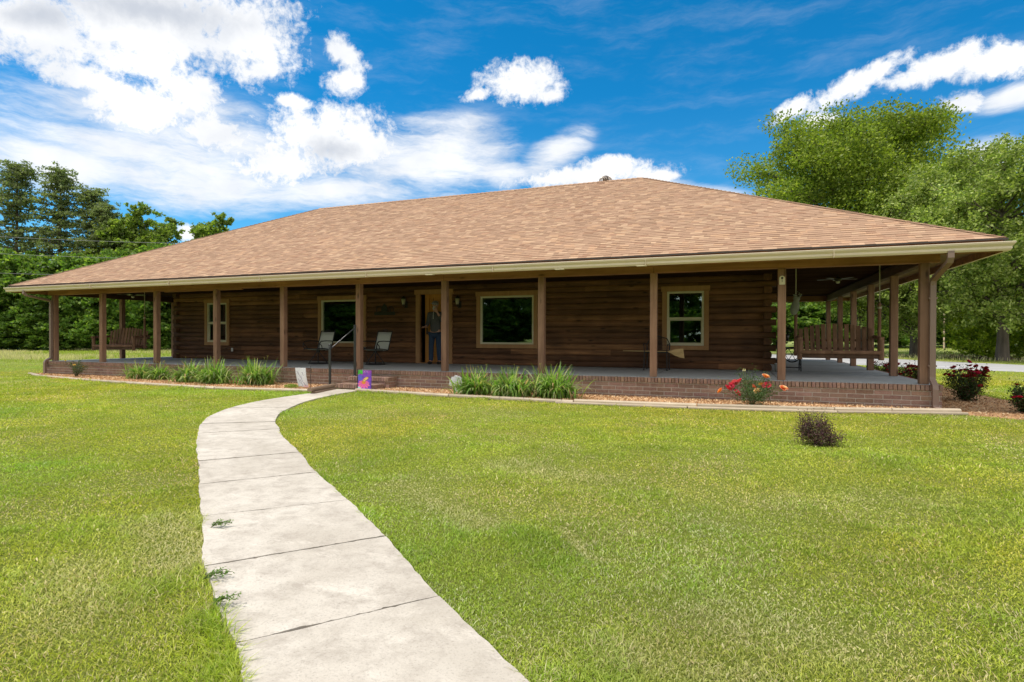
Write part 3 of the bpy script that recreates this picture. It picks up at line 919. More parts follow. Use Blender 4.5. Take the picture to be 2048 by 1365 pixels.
# downspouts
def rect_tube(mb, pts, w, d):
    pts = [Vector(p) for p in pts]
    rings = []
    for i, p in enumerate(pts):
        t = (pts[min(i+1, len(pts)-1)]-pts[max(i-1, 0)]).normalized()
        ax = Vector((1, 0, 0)) if abs(t.x) < .8 else Vector((0, 0, 1))
        ax = (ax-t*ax.dot(t)).normalized(); ay = t.cross(ax)
        rings.append([p+ax*sx*w/2+ay*sy*d/2 for sx, sy in ((-1, -1), (1, -1), (1, 1), (-1, 1))])
    vs = [q for r in rings for q in r]; fs = [(3, 2, 1, 0), tuple(4*(len(pts)-1)+k for k in range(4))]
    for i in range(len(pts)-1):
        for k in range(4): fs.append((i*4+k, i*4+(k+1) % 4, i*4+4+(k+1) % 4, i*4+4+k))
    mb.add(vs, fs)
d1 = MB()
rect_tube(d1, [(23.33, -.83, 2.60), (23.33, -.83, 2.50), (23.33, -.79, 2.44), (23.30, -.20, 2.24), (23.29, -.135, 2.20), (23.29, -.115, 2.12), (23.29, -.115, .56), (23.29, -.13, .50), (23.30, -.235, .42), (23.30, -.25, .36), (23.30, -.25, .10), (23.31, -.27, .05), (23.32, -.40, .03)], .085, .062)
for z in (1.9, .75): d1.box((23.29, -.11, z), (.12, .07, .03))
part(d1, 'downspout', M['taupe'])
d2 = MB()
rect_tube(d2, [(.02, -.83, 2.60), (.02, -.83, 2.50), (.03, -.79, 2.46), (.05, -.20, 2.34), (.06, -.12, 2.30), (.06, -.115, 2.22), (.06, -.115, .56), (.05, -.13, .51), (.0, -.235, .44), (-.01, -.25, .38), (-.01, -.25, .03)], .085, .062)
for z in (1.9, .75): d2.box((.06, -.11, z), (.12, .07, .03))
part(d2, 'downspout', M['taupe'])

# ------------------------------------------------------------------ ground
def in_poly(x, y, poly):
    x = np.asarray(x); y = np.asarray(y); ins = np.zeros(x.shape, bool)
    n = len(poly)
    for i in range(n):
        x0, y0 = poly[i]; x1, y1 = poly[(i+1) % n]
        c = ((y0 > y) != (y1 > y)) & (x < (x1-x0)*(y-y0)/((y1-y0) if y1 != y0 else 1e-9)+x0)
        ins ^= c
    return ins

def dist_line(x, y, pts, closed=True):
    d = np.full(np.shape(x), 1e9)
    n = len(pts)
    for i in range(n if closed else n-1):
        ax, ay = pts[i]; bx_, by_ = pts[(i+1) % n]
        dx, dy = bx_-ax, by_-ay
        t = np.clip(((x-ax)*dx+(y-ay)*dy)/(dx*dx+dy*dy+1e-12), 0, 1)
        d = np.minimum(d, np.hypot(x-ax-t*dx, y-ay-t*dy))
    return d

g = MB(); g.add([(-900, -300, 0), (900, -300, 0), (900, 1500, 0), (-900, 1500, 0)], [(0, 1, 2, 3)])
lawn = g.build('lawn', M['lawn']); lawn['kind'] = 'structure'

# concrete path, slab by slab
PL = [(21.35, -12.46), (20.60, -11.87), (19.85, -11.28), (19.10, -10.69), (18.36, -10.10), (17.60, -9.57), (16.86, -8.96), (16.12, -8.35), (15.36, -7.72), (14.63, -7.12), (13.98, -6.55), (13.35, -5.97), (12.78, -5.30), (12.30, -4.52), (11.99, -3.66), (11.85, -2.76), (11.80, -1.86), (11.72, -1.0)]
PR = [(21.88, -11.83), (21.13, -11.24), (20.38, -10.65), (19.63, -10.06), (18.88, -9.47), (18.19, -8.87), (17.50, -8.31), (16.69, -7.69), (15.93, -7.04), (15.17, -6.44), (14.62, -5.93), (14.12, -5.47), (13.60, -4.85), (13.14, -4.08), (12.80, -3.36), (12.57, -2.64), (12.42, -1.86), (12.36, -1.0)]
def catmull(P, i, t):
    p = [Vector((*P[max(0, min(len(P)-1, i+k))], 0)) for k in (-1, 0, 1, 2)]
    return 0.5*((2*p[1])+(-p[0]+p[2])*t+(2*p[0]-5*p[1]+4*p[2]-p[3])*t*t+(-p[0]+3*p[1]-3*p[2]+p[3])*t*t*t)
pm = MB(); LE = []; RE = []
from mathutils import noise as mn
for i in range(len(PL)-1):
    n = 14; left = []; right = []
    for k in range(n+1):
        t = k/n
        l = catmull(PL, i, t); r = catmull(PR, i, t)
        dv = (r-l).normalized()
        l = l - dv*(.02+.014*mn.noise(Vector((l.x*3, l.y*3, 1)))+.010*mn.noise(Vector((l.x*17, l.y*17, 1))))
        r = r + dv*(.02+.014*mn.noise(Vector((r.x*3, r.y*3, 5)))+.010*mn.noise(Vector((r.x*17, r.y*17, 5))))
        left.append(l); right.append(r)
    LE += [(p.x, p.y) for p in left]; RE += [(p.x, p.y) for p in right]
    # inset for the joint gap with a broken edge
    def seam(a, b, toward, seed):
        out = []
        m = 60
        for k in range(m+1):
            s = k/m; p = a.lerp(b, s)
            w = .0055 + .016*max(0, mn.noise(Vector((s*5+seed, seed, 0))))+.020*max(0, mn.noise(Vector((s*22, seed*3, 0)))-.12)
            out.append(p+toward*w + toward*.010*mn.noise(Vector((s*7, i*1.7+ (0 if seed < 50 else 0), 3))) * 0)
        return out
    fwd = ((left[1]+right[1])-(left[0]+right[0])).normalized()
    bwd = ((left[-2]+right[-2])-(left[-1]+right[-1])).normalized()
    lo = seam(left[0], right[0], fwd, i+.3); hi = seam(left[-1], right[-1], bwd, i+71.7)
    topz = .030+random.uniform(-.003, .003)
    outline = lo + right[1:-1] + hi[::-1] + left[1:-1][::-1]
    N = len(outline)
    vs = [(p.x, p.y, topz) for p in outline]+[(p.x, p.y, -.05) for p in outline]
    pm.add(vs, [tuple(range(N))]+[(k, N+k, N+(k+1) % N, (k+1) % N) for k in range(N)])
path_o = pm.build('garden_path', M['path']); path_o['kind'] = 'structure'
jm = MB()
for i in range(len(PL)-1):
    jm.add([(*PL[i], .013), (*PR[i], .013), (*PR[i+1], .013), (*PL[i+1], .013)], [(0, 1, 2, 3)])
jo = jm.build('path_joint_dirt', paint('joint_dirt', (0.13, 0.10, 0.065), 0.95, 0.3, 30)); jo['kind'] = 'structure'
PATH_POLY = LE + RE[::-1]

# driveway
DRV = [(31.5, 12.6), (29.76, 13.92), (27.5, 15.37), (25.2, 17.6), (20.5, 22.5), (10, 31), (10, 44), (21, 34), (28.0, 28.5), (29.4, 24.4), (32.18, 20.43), (38, 15.0), (60, -3), (55, -8)]
dm = MB(); dm.prism(DRV, 'z', -.1, .012)
drv = dm.build('driveway', M['gravel']); drv['kind'] = 'structure'

# flower bed
BL = [(-.49, -.40), (.95, -.95), (2.21, -1.33), (3.9, -1.50), (5.56, -1.64), (7.1, -1.85), (8.64, -1.98), (10.1, -1.86), (11.60, -1.66)]
BR = [(12.33, -1.13), (13.6, -1.33), (14.82, -1.46), (16.2, -1.50), (17.50, -1.60), (19.85, -1.44), (21.84, -1.13), (22.6, -.92), (23.50, -.62)]
BED1 = BL + [(11.62, -.95), (11.62, -.1), (-.3, -.1)]
BED2 = BR + [(23.5, -.1), (12.7, -.1), (12.66, -1.0)]
BED3 = [(23.45, -.66), (24.2, -1.0), (24.9, -.9), (25.3, .2), (25.0, 3.2), (24.9, 6.0), (24.8, 9.0), (23.4, 9.0), (23.4, -.1)]
def bump_sheet(poly, z, name):
    m = MB(); m.prism(poly, 'z', -.08, z); o = m.build(name, M['mulch']); o['kind'] = 'structure'; return o
bump_sheet(BED1, .030, 'mulch_bed'); bump_sheet(BED2, .032, 'mulch_bed'); bump_sheet(BED3, .012, 'mulch_bed')
def scatter_poly(poly, n):
    P = np.array(poly); lo = P.min(0); hi = P.max(0); out = []
    tot = 0
    while tot < n:
        q = RNG.uniform(lo, hi, (n*2, 2)); q = q[in_poly(q[:, 0], q[:, 1], poly)]; out.append(q); tot += len(q)
    return np.vstack(out)[:n]
def rand_quads(c, sx, sy, flat, cols, name, mat, parent=None, k=4):
    """small randomly turned quads at centres c; sx, sy arrays of half sizes; flat 0..1 keeps them level"""
    N = len(c)
    n = RNG.normal(size=(N, 3)); n[:, 2] = np.abs(n[:, 2])
    n[:, :2] *= (1-flat)[:, None] if isinstance(flat, np.ndarray) else (1-flat); n[:, 2] += 1e-3
    n /= np.linalg.norm(n, axis=1)[:, None]
    t = RNG.normal(size=(N, 3)); t -= n*(t*n).sum(1)[:, None]; t /= np.linalg.norm(t, axis=1)[:, None]
    b = np.cross(n, t)
    sx = np.asarray(sx)[:, None]; sy = np.asarray(sy)[:, None]
    if k == 4:
        V = np.stack([c-t*sx-b*sy*.55, c+t*sx*.1-b*sy, c+t*sx+b*sy*.3, c-t*sx*.2+b*sy], 1)
    else:
        V = np.stack([c-t*sx, c+t*sx*.15-b*sy, c+t*sx, c-t*sx*.05+b*sy], 1)
    return poly_mesh(name, V.reshape(-1, 3), 4, cols, mat, parent)
CH = []
for poly, n, z in ((BED1, 15000, .036), (BED2, 17000, .038), (BED3, 7000, .018)):
    q = scatter_poly(poly, n); CH.append(np.column_stack([q, z+RNG.uniform(0, .016, n)]))
CH = np.vstack(CH)
ccol = np.array([(0.70, 0.43, 0.22), (0.80, 0.53, 0.29), (0.60, 0.35, 0.17), (0.44, 0.23, 0.11), (0.82, 0.62, 0.38)])[RNG.integers(0, 5, len(CH))]*RNG.uniform(.8, 1.1, (len(CH), 1))
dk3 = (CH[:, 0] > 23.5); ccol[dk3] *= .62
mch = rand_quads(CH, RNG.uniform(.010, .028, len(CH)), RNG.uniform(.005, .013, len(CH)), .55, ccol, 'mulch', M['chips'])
tag(mch, 'orange tan wood chip mulch spread in the beds along the porch', 'mulch', kind='stuff')

# landscape timbers
def timber(pts, r, mat, label, group, z0=.0, flatend=True):
    m = MB(); a, b = Vector((*pts[0], 0)), Vector((*pts[1], 0)); d = b-a; Ln = d.length; ang = math.atan2(d.y, d.x)
    prof = []
    for k in range(10):
        t = 2*math.pi*k/10+math.pi/10; x = math.cos(t)*r*1.06; z = max(-r*.72, min(r*.72, math.sin(t)*r)); prof.append((x, z))
    n = 14; rings = []
    for i in range(n+1):
        x = -Ln/2+Ln*i/n
        w = 1+.03*mn.noise(Vector((x*2+a.x, a.y, z0)))
        rings.append([(x, p[0]*w+.004*mn.noise(Vector((x*3, a.x, 1))), p[1]*w) for p in prof])
    vs = [q for rg in rings for q in rg]; K = 10
    fs = [tuple(range(K))[::-1], tuple(n*K+k for k in range(K))]
    for i in range(n):
        for k in range(K): fs.append((i*K+k, i*K+(k+1) % K, (i+1)*K+(k+1) % K, (i+1)*K+k))
    kk = random.uniform(.85, 1.12)
    m.add(vs, [f[::-1] for f in fs], col=(kk, kk, kk))
    o = m.build('landscape_timber', mat)
    o.location = ((a.x+b.x)/2, (a.y+b.y)/2, z0+r*.72); o.rotation_euler = (random.uniform(-.05, .05), 0, ang)
    return tag(o, label, 'timber', group)
G = 'landscape timbers edging the flower bed'
lt = ['weathered edging timber sunk at the far left tip of the bed', 'weathered edging timber in front of the yellow rose bush', 'weathered edging timber in front of the leftmost daylily clump', 'weathered edging timber in front of the two middle daylily clumps left of the path', 'pale edging timber in front of the white garden flag']
for (a, b), t in zip([((-.49, -.40), (.97, -.96)), ((.99, -.97), (3.9, -1.50)), ((3.92, -1.50), (6.6, -1.79)), ((6.62, -1.79), (9.1, -1.99)), ((9.12, -1.99), (11.55, -1.64))], lt): timber((a, b), .052, M['timber'], t, G)
lt = ['pale edging timber starting at the path under the pink flower flag', 'pale edging timber in front of the daylilies right of the path', 'edging timber in the middle of the right bed before plain brick', 'edging timber in front of the orange and pink rose bush', 'edging timber right of the rose bush with a dark joint at each end', 'last edging timber ending at the right porch corner downspout']
segs_ = [((12.33, -1.13), (14.80, -1.455)), ((14.82, -1.457), (17.42, -1.60)), ((17.44, -1.60), (19.55, -1.47)), ((19.57, -1.468), (21.66, -1.16)), ((21.68, -1.157), (22.50, -.95)), ((22.52, -.945), (23.52, -.62))]
for (a, b), t in zip(segs_, lt): timber((a, b), .052, M['timber'], t, G, .02 if a[0] > 17.4 else .0)
for (a, b), t in zip([((17.1, -1.68), (19.4, -1.56)), ((19.42, -1.555), (21.7, -1.23)), ((21.72, -1.225), (23.6, -.70))], ['lower edging timber showing under the middle of the right border', 'lower edging timber showing behind the purple bush', 'lower edging timber showing under the right end of the border']):
    timber((a, b), .034, M['timber'], t, G)
timber(((11.88, -2.12), (11.62, -1.02)), .052, M['timber_dark'], 'short brown timber lying on top beside the path at the steps', 'short brown timbers beside the path', .075)
timber(((11.90, -2.02), (11.64, -1.00)), .052, M['timber_dark'], 'short brown timber underneath beside the path at the steps', 'short brown timbers beside the path', .0)

# hand rail at the steps
hr = thing('hand_rail', 'black metal hand rail with two ball topped posts left of the brick steps', 'hand rail', (11.44, -.92, 0))
def child_loc(o, parent):
    o.location = -Vector(parent.location); o.parent = parent; return o
def cbuild(mb, name, mat, parent):
    """mesh given in world coordinates, parented to an unrotated thing"""
    o = mb.build(name, mat); o.parent = parent; o.location = -Vector(parent.location); return o
for (x, y, z0, z1) in ((11.44, -.92, .0, 1.02), (11.72, -.36, .29, 1.47)):
    m = MB(); m.tube([(x, y, z0), (x, y, z1-.03)], .030, 14); m.lathe((x, y, z1-.035), [(.034, 0), (.034, .012), (.022, .016), (.034, .03), (.036, .045), (.026, .064), (0, .072)], 14)
    m.lathe((x, y, z0), [(.055, 0), (.055, .008), (.03, .012)], 14)
    cbuild(m, 'rail_post', M['rail'], hr)
m = MB(); m.tube([(11.455, -.89, .955), (11.705, -.39, 1.41)], .013, 8); cbuild(m, 'hand_bar', M['rail'], hr)

# garden flags
def flag_grid(name, p0, wx, h, painter, lean, parent, nx=64, nz=96, skew=0.0, amp=.012):
    p0 = Vector(p0); V = []; C = []
    def P(u, v):
        return (p0.x+wx*u+skew*v*v*.6+skew*.4*v, p0.y+amp*math.sin(u*5+v*2.0)*v+lean*v*v, p0.z-h*v+.01*math.sin(u*6)*v*(abs(skew) > 0))
    m = MB()
    vs = []
    for j in range(nz+1):
        for i in range(nx+1): vs.append(P(i/nx, j/nz))
    fs = []; cs = []
    for j in range(nz):
        for i in range(nx):
            a = j*(nx+1)+i
            fs.append((a, a+1, a+nx+2, a+nx+1)); cs.append(painter((i+.5)/nx, (j+.5)/nz))
    m.add(vs, fs, cs, smooth=True)
    o = cbuild(m, name, M['flagcloth'], parent)
    sl = o.modifiers.new('thickness', 'SOLIDIFY'); sl.thickness = .0015
    return o
def paint_cone(u, v):
    x, y = u*.40, v*.56
    n = mn.noise(Vector((x*14, y*14, 2)))
    base = Vector((0.16+.10*n, 0.05, 0.42+.2*n))
    if u < .34 and v < .20+.05*n: base = Vector((0.05, 0.36+.2*n, 0.04))
    elif u < .25 and v > .80: base = Vector((.30, .55, .52))
    elif v < .25: base = Vector((.22+.1*n, .05, .36))
    elif u < .3 and v < .5: base = Vector((.10, .10, .45))
    cx_, cy_ = .175, .345
    dx, dy = x-cx_, y-cy_
    a = math.atan2(dy*1.25, dx); r = math.hypot(dx, dy*.85)
    if dy > -.055:
        pet = .5+.5*math.cos(a*13)
        if r < (.165+.03*math.sin(a*3)) * (.82+.18*pet) and (dy > 0 or r < .15):
            k = .55+.45*pet; base = Vector((.80*k, .035+.10*(1-k)+r*.5, .36*k+.1*r))
    if math.hypot(dx, dy*1.2+.01) < .062:
        base = Vector((.62, .13+.12*(mn.noise(Vector((x*90, y*90, 0))) > 0), .02))
    # butterfly
    bx_, by_ = .235, .235
    ex, ey = x-bx_, y-by_
    w1 = (ex/.085)**2+((ey+.4*ex)/.05)**2; w2 = ((ex+.05)/.05)**2+((ey-.05)/.045)**2
    if w1 < 1 or w2 < 1:
        e = mn.noise(Vector((x*60, y*60, 4)))
        base = Vector((.66, .42, .12)) if (min(w1, w2) < .72 and e > -.25) else Vector((.18, .07, .02))
        if w1 < .3 and e > .15: base = Vector((.78, .62, .34))
    if v < .12 and .35 < u < .75 and mn.noise(Vector((x*70, y*130, 8))) > .32: base = Vector((.75, .62, .78))
    return tuple(max(0.0, q) for q in base)
def paint_lav(u, v):
    x, y = u*.30, v*.50
    n = mn.noise(Vector((x*10, y*10, 5)))
    base = (.66+.06*n, .67+.05*n, .70+.04*n)
    for (sx, sy, ex, ey) in ((.055, .10, .10, .22), (.13, .22, .17, .36), (.05, .30, .08, .42), (.10, .33, .15, .47), (.19, .12, .22, .20), (.20, .38, .24, .46)):
        dx, dy = ex-sx, ey-sy; t = max(0, min(1, ((x-sx)*dx+(y-sy)*dy)/(dx*dx+dy*dy)))
        d = math.hypot(x-sx-t*dx, y-sy-t*dy)
        if d < .014*(1-.4*t) and mn.noise(Vector((x*130, y*130, 1))) > .0: return (.20, .14, .30)
        if d < .003: return (.20, .26, .16)
    if mn.noise(Vector((x*30, y*30, 9))) > .42: return (.50, .52, .55)
    if v > .9 and u > .6: return (.72, .50, .55)
    return base
f1 = thing('garden_flag', 'white garden flag with lavender sprigs blowing beside its thin iron pole', 'garden flag', (11.07, -1.13, .03), group='garden flags beside the path')
m = MB(); m.tube([(11.07, -1.13, 0), (11.07, -1.13, .545)], .0065, 6); m.tube([(11.07, -1.13, .497), (10.62, -1.13, .503)], .005, 6)
m.tube([(11.07, -1.13, .06), (11.0, -1.13, .05), (11.0, -1.13, .0)], .004, 5)
cbuild(m, 'flag_pole', M['iron'], f1)
flag_grid('flag_cloth', (10.63, -1.135, .499), .30, .44, paint_lav, .03, f1, skew=.06)
f2 = thing('garden_flag', 'pink coneflower and butterfly garden flag hanging in front of the brick steps', 'garden flag', (12.31, -1.06, .03), group='garden flags beside the path')
m = MB(); m.tube([(12.31, -1.06, 0), (12.31, -1.06, .50)], .0065, 6); m.tube([(12.31, -1.06, .475), (12.70, -1.06, .475)], .005, 6)
m.tube([(12.31, -1.06, .06), (12.38, -1.06, .05), (12.38, -1.06, .0)], .004, 5)
cbuild(m, 'flag_pole', M['iron'], f2)
flag_grid('flag_cloth', (12.33, -1.07, .477), .355, .445, paint_cone, -.02, f2, amp=.008)

# ------------------------------------------------------------------ furniture on the porch
def make_patio_chair():
    t = thing('patio_chair', 'grey sling swivel patio chair with dark metal arms left of the hand rail', 'chair', (0, 0, 0), group='grey swivel chairs on the porch')
    def c(mb, n, m_): return mb.build(n, m_, t)
    m = MB()   # seat sling
    def sling(pts, w, th=.008):
        for i in range(len(pts)-1):
            m.span(pts[i], pts[i+1], w, th, up=(0, -pts[i+1][2]+pts[i][2], pts[i+1][1]-pts[i][1]) if False else (0, 0, 1))
    sl = [(-.31, .44), (-.27, .455), (-.1, .435), (.05, .415), (.17, .405)]
    for s_, nm in ((sl, 'seat'), ([(.20, .42), (.26, .60), (.315, .78), (.36, .92)], 'backrest')):
        m = MB(); vs = []; fs = []; n = 8
        for (y, z) in s_:
            for k in range(n+1):
                x = -.25+.5*k/n; sag = .02*(1-(x/.25)**2)
                vs.append((x, y+(sag if nm == 'backrest' else 0), z-(sag if nm == 'seat' else 0)))
        for i in range(len(s_)-1):
            for k in range(n): a = i*(n+1)+k; fs.append((a, a+1, a+n+2, a+n+1))
        m.add(vs, fs, smooth=True); o = c(m, nm, M['sling']); sd = o.modifiers.new('thickness', 'SOLIDIFY'); sd.thickness = .006
    m = MB()
    for x in (-.262, .262):
        m.tube([(x, -.32, .40), (x, -.315, .45), (x, -.1, .445), (x, .17, .41), (x, .20, .42), (x, .26, .60), (x, .315, .78), (x, .37, .95)], .014, 8)
    m.tube([(-.262, -.315, .44), (.262, -.315, .44)], .014, 8); m.tube([(-.262, .37, .95), (.262, .37, .95)], .014, 8)
    m.tube([(-.262, .17, .40), (.262, .17, .40)], .014, 8)
    m.tube([(-.10, .372, .953), (-.06, .375, .985), (.06, .375, .985), (.10, .372, .953)], .010, 6)
    c(m, 'frame', M['iron'])
    for x in (-.30, .30):
        m = MB()
        m.tube([(x*.9, -.28, .43), (x, -.32, .50), (x*1.02, -.30, .60), (x*1.03, -.24, .655), (x*1.03, -.05, .665), (x*1.0, .15, .66), (x*.9, .275, .645)], .015, 8, flat=.7)
        m.tube([(x*1.02, -.30, .60), (x*1.02, -.22, .52), (x*.9, -.16, .44)], .012, 8)
        c(m, 'armrest', M['iron'])
    m = MB()
    m.lathe((0, -.04, .0), [(.05, .34), (.05, .40)], 12); m.box((0, -.04, .395), (.5, .05, .02))
    for k in range(4):
        a = math.pi/4+k*math.pi/2; m.tube([(.02*math.cos(a), -.04+.02*math.sin(a), .36), (.25*math.cos(a), -.04+.25*math.sin(a), .03)], .012, 6)
    ringp = [(.27*math.cos(a), -.04+.27*math.sin(a), .014) for a in [2*math.pi*k/24 for k in range(24)]]
    m.tube(ringp, .014, 8, closed=True)
    c(m, 'swivel_base', M['iron'])
    return t
pc = make_patio_chair(); pc.location = (8.92, 1.75, FZ); pc.rotation_euler.z = rad(-4)
pc2 = copy_tree(pc); pc2.location = (10.74, 1.95, FZ); pc2.rotation_euler.z = rad(-8)
pc2['label'] = 'grey sling swivel patio chair partly behind the porch post right of the hand rail'
# side table
t = thing('side_table', 'small dark metal side table between the two swivel chairs', 'table', (9.98, 2.35, FZ))
m = MB(); m.lathe((9.98, 2.35, FZ), [(0, .47), (.24, .47), (.24, .485), (0, .485)], 20); cbuild(m, 'table_top', M['bronze'], t)
for k in range(3):
    a = 2*math.pi*k/3+.5; m = MB(); m.tube([(9.98+.2*math.cos(a), 2.35+.2*math.sin(a), FZ+.47), (9.98+.1*math.cos(a), 2.35+.1*math.sin(a), FZ+.25), (9.98+.22*math.cos(a), 2.35+.22*math.sin(a), FZ)], .009, 6); cbuild(m, 'leg', M['bronze'], t)
# black iron chair
bcx, bcy = 18.40, 2.45
t = thing('iron_chair', 'black wire mesh chair with a rounded back below the right window', 'chair', (bcx, bcy, FZ))
m = MB()
arch = [(bcx-.27, bcy+.24, FZ+.44), (bcx-.275, bcy+.28, FZ+.62), (bcx-.2, bcy+.31, FZ+.76), (bcx, bcy+.33, FZ+.82), (bcx+.2, bcy+.31, FZ+.76), (bcx+.275, bcy+.28, FZ+.62), (bcx+.27, bcy+.24, FZ+.44)]
m.tube(arch, .013, 8)
for k in range(15):
    x = -.25+.5*k/14; h = .44+.36*math.sqrt(max(0, 1-(x/.28)**2)); m.tube([(bcx+x, bcy+.245, FZ+.44), (bcx+x, bcy+.30, FZ+h)], .0035, 4)
for k in range(9):
    z = .48+.035*k; hw = .27*math.sqrt(max(0, 1-((z-.44)/.38)**2)); m.tube([(bcx-hw, bcy+.25+.12*(z-.44), FZ+z), (bcx+hw, bcy+.25+.12*(z-.44), FZ+z)], .0035, 4)
cbuild(m, 'backrest', M['iron'], t)
m = MB(); m.box((bcx, bcy, FZ+.435), (.5, .48, .015), bev=.005); m.tube([(bcx-.26, bcy-.25, FZ+.43), (bcx+.26, bcy-.25, FZ+.43), (bcx+.26, bcy+.25, FZ+.43), (bcx-.26, bcy+.25, FZ+.43)], .013, 8, closed=True); cbuild(m, 'seat', M['iron'], t)
for sx in (-1, 1):
    m = MB(); m.tube([(bcx+sx*.27, bcy+.26, FZ+.60), (bcx+sx*.29, bcy, FZ+.64), (bcx+sx*.29, bcy-.2, FZ+.63), (bcx+sx*.27, bcy-.25, FZ+.58), (bcx+sx*.26, bcy-.25, FZ+.43)], .011, 8); cbuild(m, 'armrest', M['iron'], t)
    for sy in (-1, 1):
        m = MB(); m.tube([(bcx+sx*.26, bcy+sy*.25, FZ+.43), (bcx+sx*.27, bcy+sy*.26, FZ)], .012, 8); m.lathe((bcx+sx*.27, bcy+sy*.26, FZ), [(.018, 0), (.018, .02)], 8); cbuild(m, 'leg', M['iron'], t)
# broom lying across the arms of that chair
t = thing('broom', 'straw broom lying level across the seat of the black iron chair', 'broom', (18.4, 2.24, FZ+.45))
m = MB(); m.tube([(17.62, 2.24, FZ+.462), (18.72, 2.22, FZ+.457)], .010, 8)
cbuild(m, 'handle', M['straw'], t)
m = MB()
vs = []; prof = [(18.70, .02, .018), (18.76, .035, .03), (18.84, .08, .035), (18.96, .115, .03), (19.06, .125, .02)]
for (x, hh, th) in prof:
    dz_ = -.03*(x-18.7)/.36
    for (yy, zz2) in ((-th, -hh), (th, -hh), (th, hh*.8), (-th, hh*.8)): vs.append((x-(.03 if zz2 > 0 and x > 19 else 0), 2.22+yy, FZ+.457+dz_+zz2))
fs = [(0, 1, 2, 3), tuple(4*4+k for k in (3, 2, 1, 0))]
for i in range(4):
    for k in range(4): fs.append((i*4+k, i*4+4+k, i*4+4+(k+1) % 4, i*4+(k+1) % 4))
m.add(vs, fs); cbuild(m, 'straw_head', M['straw'], t)
# porch swing
def make_swing():
    t = thing('porch_swing', 'rustic slatted log porch swing hanging under the right end of the porch', 'porch swing', (0, 0, 0), group='rustic porch swings')
    def c(mb, n, m_=M['swing']): return mb.build(n, m_, t)
    W = .72
    m = MB()
    for k in range(6): m.box((0, -.27+.095*k, .02-.006*k), (2*W-.1, .075, .024), bev=.006, col=(random.uniform(.85, 1.15),)*3)
    c(m, 'seat')
    m = MB(); m.tube([(-W-.02, -.33, -.01), (W+.02, -.33, -.01)], .045, 10); m.tube([(-W-.02, .25, -.04), (W+.02, .25, -.04)], .04, 10)
    m.tube([(-W-.05, -.30, -.07), (W+.05, -.30, -.07)], .03, 8)
    for x in (-W+.12, 0, W-.12): m.tube([(x, -.33, -.04), (x, .27, -.06)], .035, 8)
    m.box((0, -.335, -.095), (2*W-.06, .035, .075), bev=.01, col=(.45, .45, .45))
    c(m, 'seat_frame')
    m = MB(); n = 13
    for k in range(n):
        x = -W+.07+(2*W-.14)*k/(n-1); q = x/W; top = .47+.13*(1-q*q); xt = x*1.03
        w = .087
        a = Vector((x, .25, -.02)); b = Vector((xt, .25+.45*(top)*.45, top))
        m.span(a, b, w, .022, up=(0, -1, .4), bev=.006, col=(random.uniform(.8, 1.2),)*3)
    c(m, 'backrest')
    m = MB(); m.tube([(-W, .37, .24), (W, .37, .24)], .026, 8); m.tube([(-W, .31, .06), (W, .31, .06)], .026, 8); c(m, 'back_rail')
    for s in (-1, 1):
        x = s*(W+.02)
        m = MB(); m.tube([(x, -.38, .27), (x, .36, .31)], .040, 10); m.tube([(x, -.31, -.16), (x, -.31, .31)], .052, 10); c(m, 'armrest')
        m = MB(); m.tube([(x+s*.045, .10, -.10), (x+s*.045, .10, .98), (x+s*.045, .10, 1.04)], [.036, .033, .012], 10); c(m, 'upright')
        m = MB(); m.tube([(x+s*.045, .10, .90), (x+s*.045+.0, .10, ROPE)], .011, 6); m.lathe((x+s*.045, .10, .90), [(.045, 0), (.045, .04)], 10); c(m, 'rope', M['rope'])
    return t
ROPE = 2.735-.93
sw = make_swing(); sw.location = (22.18, 2.05, .93); sw.rotation_euler.z = rad(0)
sw2 = copy_tree(sw); sw2.location = (1.02, 1.45, .905); sw2.rotation_euler.z = rad(13)
sw2['label'] = 'rustic slatted log porch swing hanging under the left end of the porch'
# cloth bundle on the left rope of the right swing
m = MB()
prof = [(0.012, .02), (.05, .0), (.072, -.04), (.05, -.085), (.078, -.15), (.088, -.24), (.075, -.32), (.045, -.38), (0, -.40)]
m.lathe((21.40, 1.95, 2.10), prof, 16, M=Matrix.Rotation(rad(10), 3, 'Y') @ Matrix.Diagonal((1, .6, 1)))
m.tube([(21.42, 1.99, 2.14), (21.455, 2.02, 2.19), (21.42, 2.08, 2.22)], .008, 6)
m.tube([(21.36, 1.95, 2.10), (21.33, 1.93, 2.15), (21.38, 1.94, 2.14)], .02, 6); m.tube([(21.45, 1.93, 2.10), (21.48, 1.93, 2.15), (21.43, 1.94, 2.15)], .02, 6)
b_o = m.build('hanging_bundle', M['bundle'])
tag(b_o, 'grey green cloth bundle hanging from the rope left of the slatted swing', 'hanging ornament')
# ceiling fans
def fan(x, y, label):
    t = thing('ceiling_fan', label, 'ceiling fan', (x, y, 2.735), group='ceiling fans under the porch')
    m = MB(); m.tube([(x, y, 2.735), (x, y, 2.66)], .012, 8); m.lathe((x, y, 2.58), [(0, 0), (.05, .005), (.085, .03), (.085, .07), (.04, .09), (0, .09)], 16); cbuild(m, 'motor', M['bronze'], t)
    for k in range(5):
        m = MB(); a = 2*math.pi*k/5+.3; d = Vector((math.cos(a), math.sin(a), 0)); p = Vector((x, y, 2.63)); m.span(p+d*.09, p+d*.45, .10, .008, bev=.003); cbuild(m, 'blade', M['bronze'], t)
    m = MB(); m.lathe((x, y, 2.52), [(0, 0), (.04, .01), (.05, .05), (.03, .062)], 12); cbuild(m, 'lamp_shade', M['white'], t)
fan(22.45, 3.9, 'dark ceiling fan under the right porch ceiling above the swing')
fan(.95, 1.9, 'dark ceiling fan under the left porch ceiling above the swing')
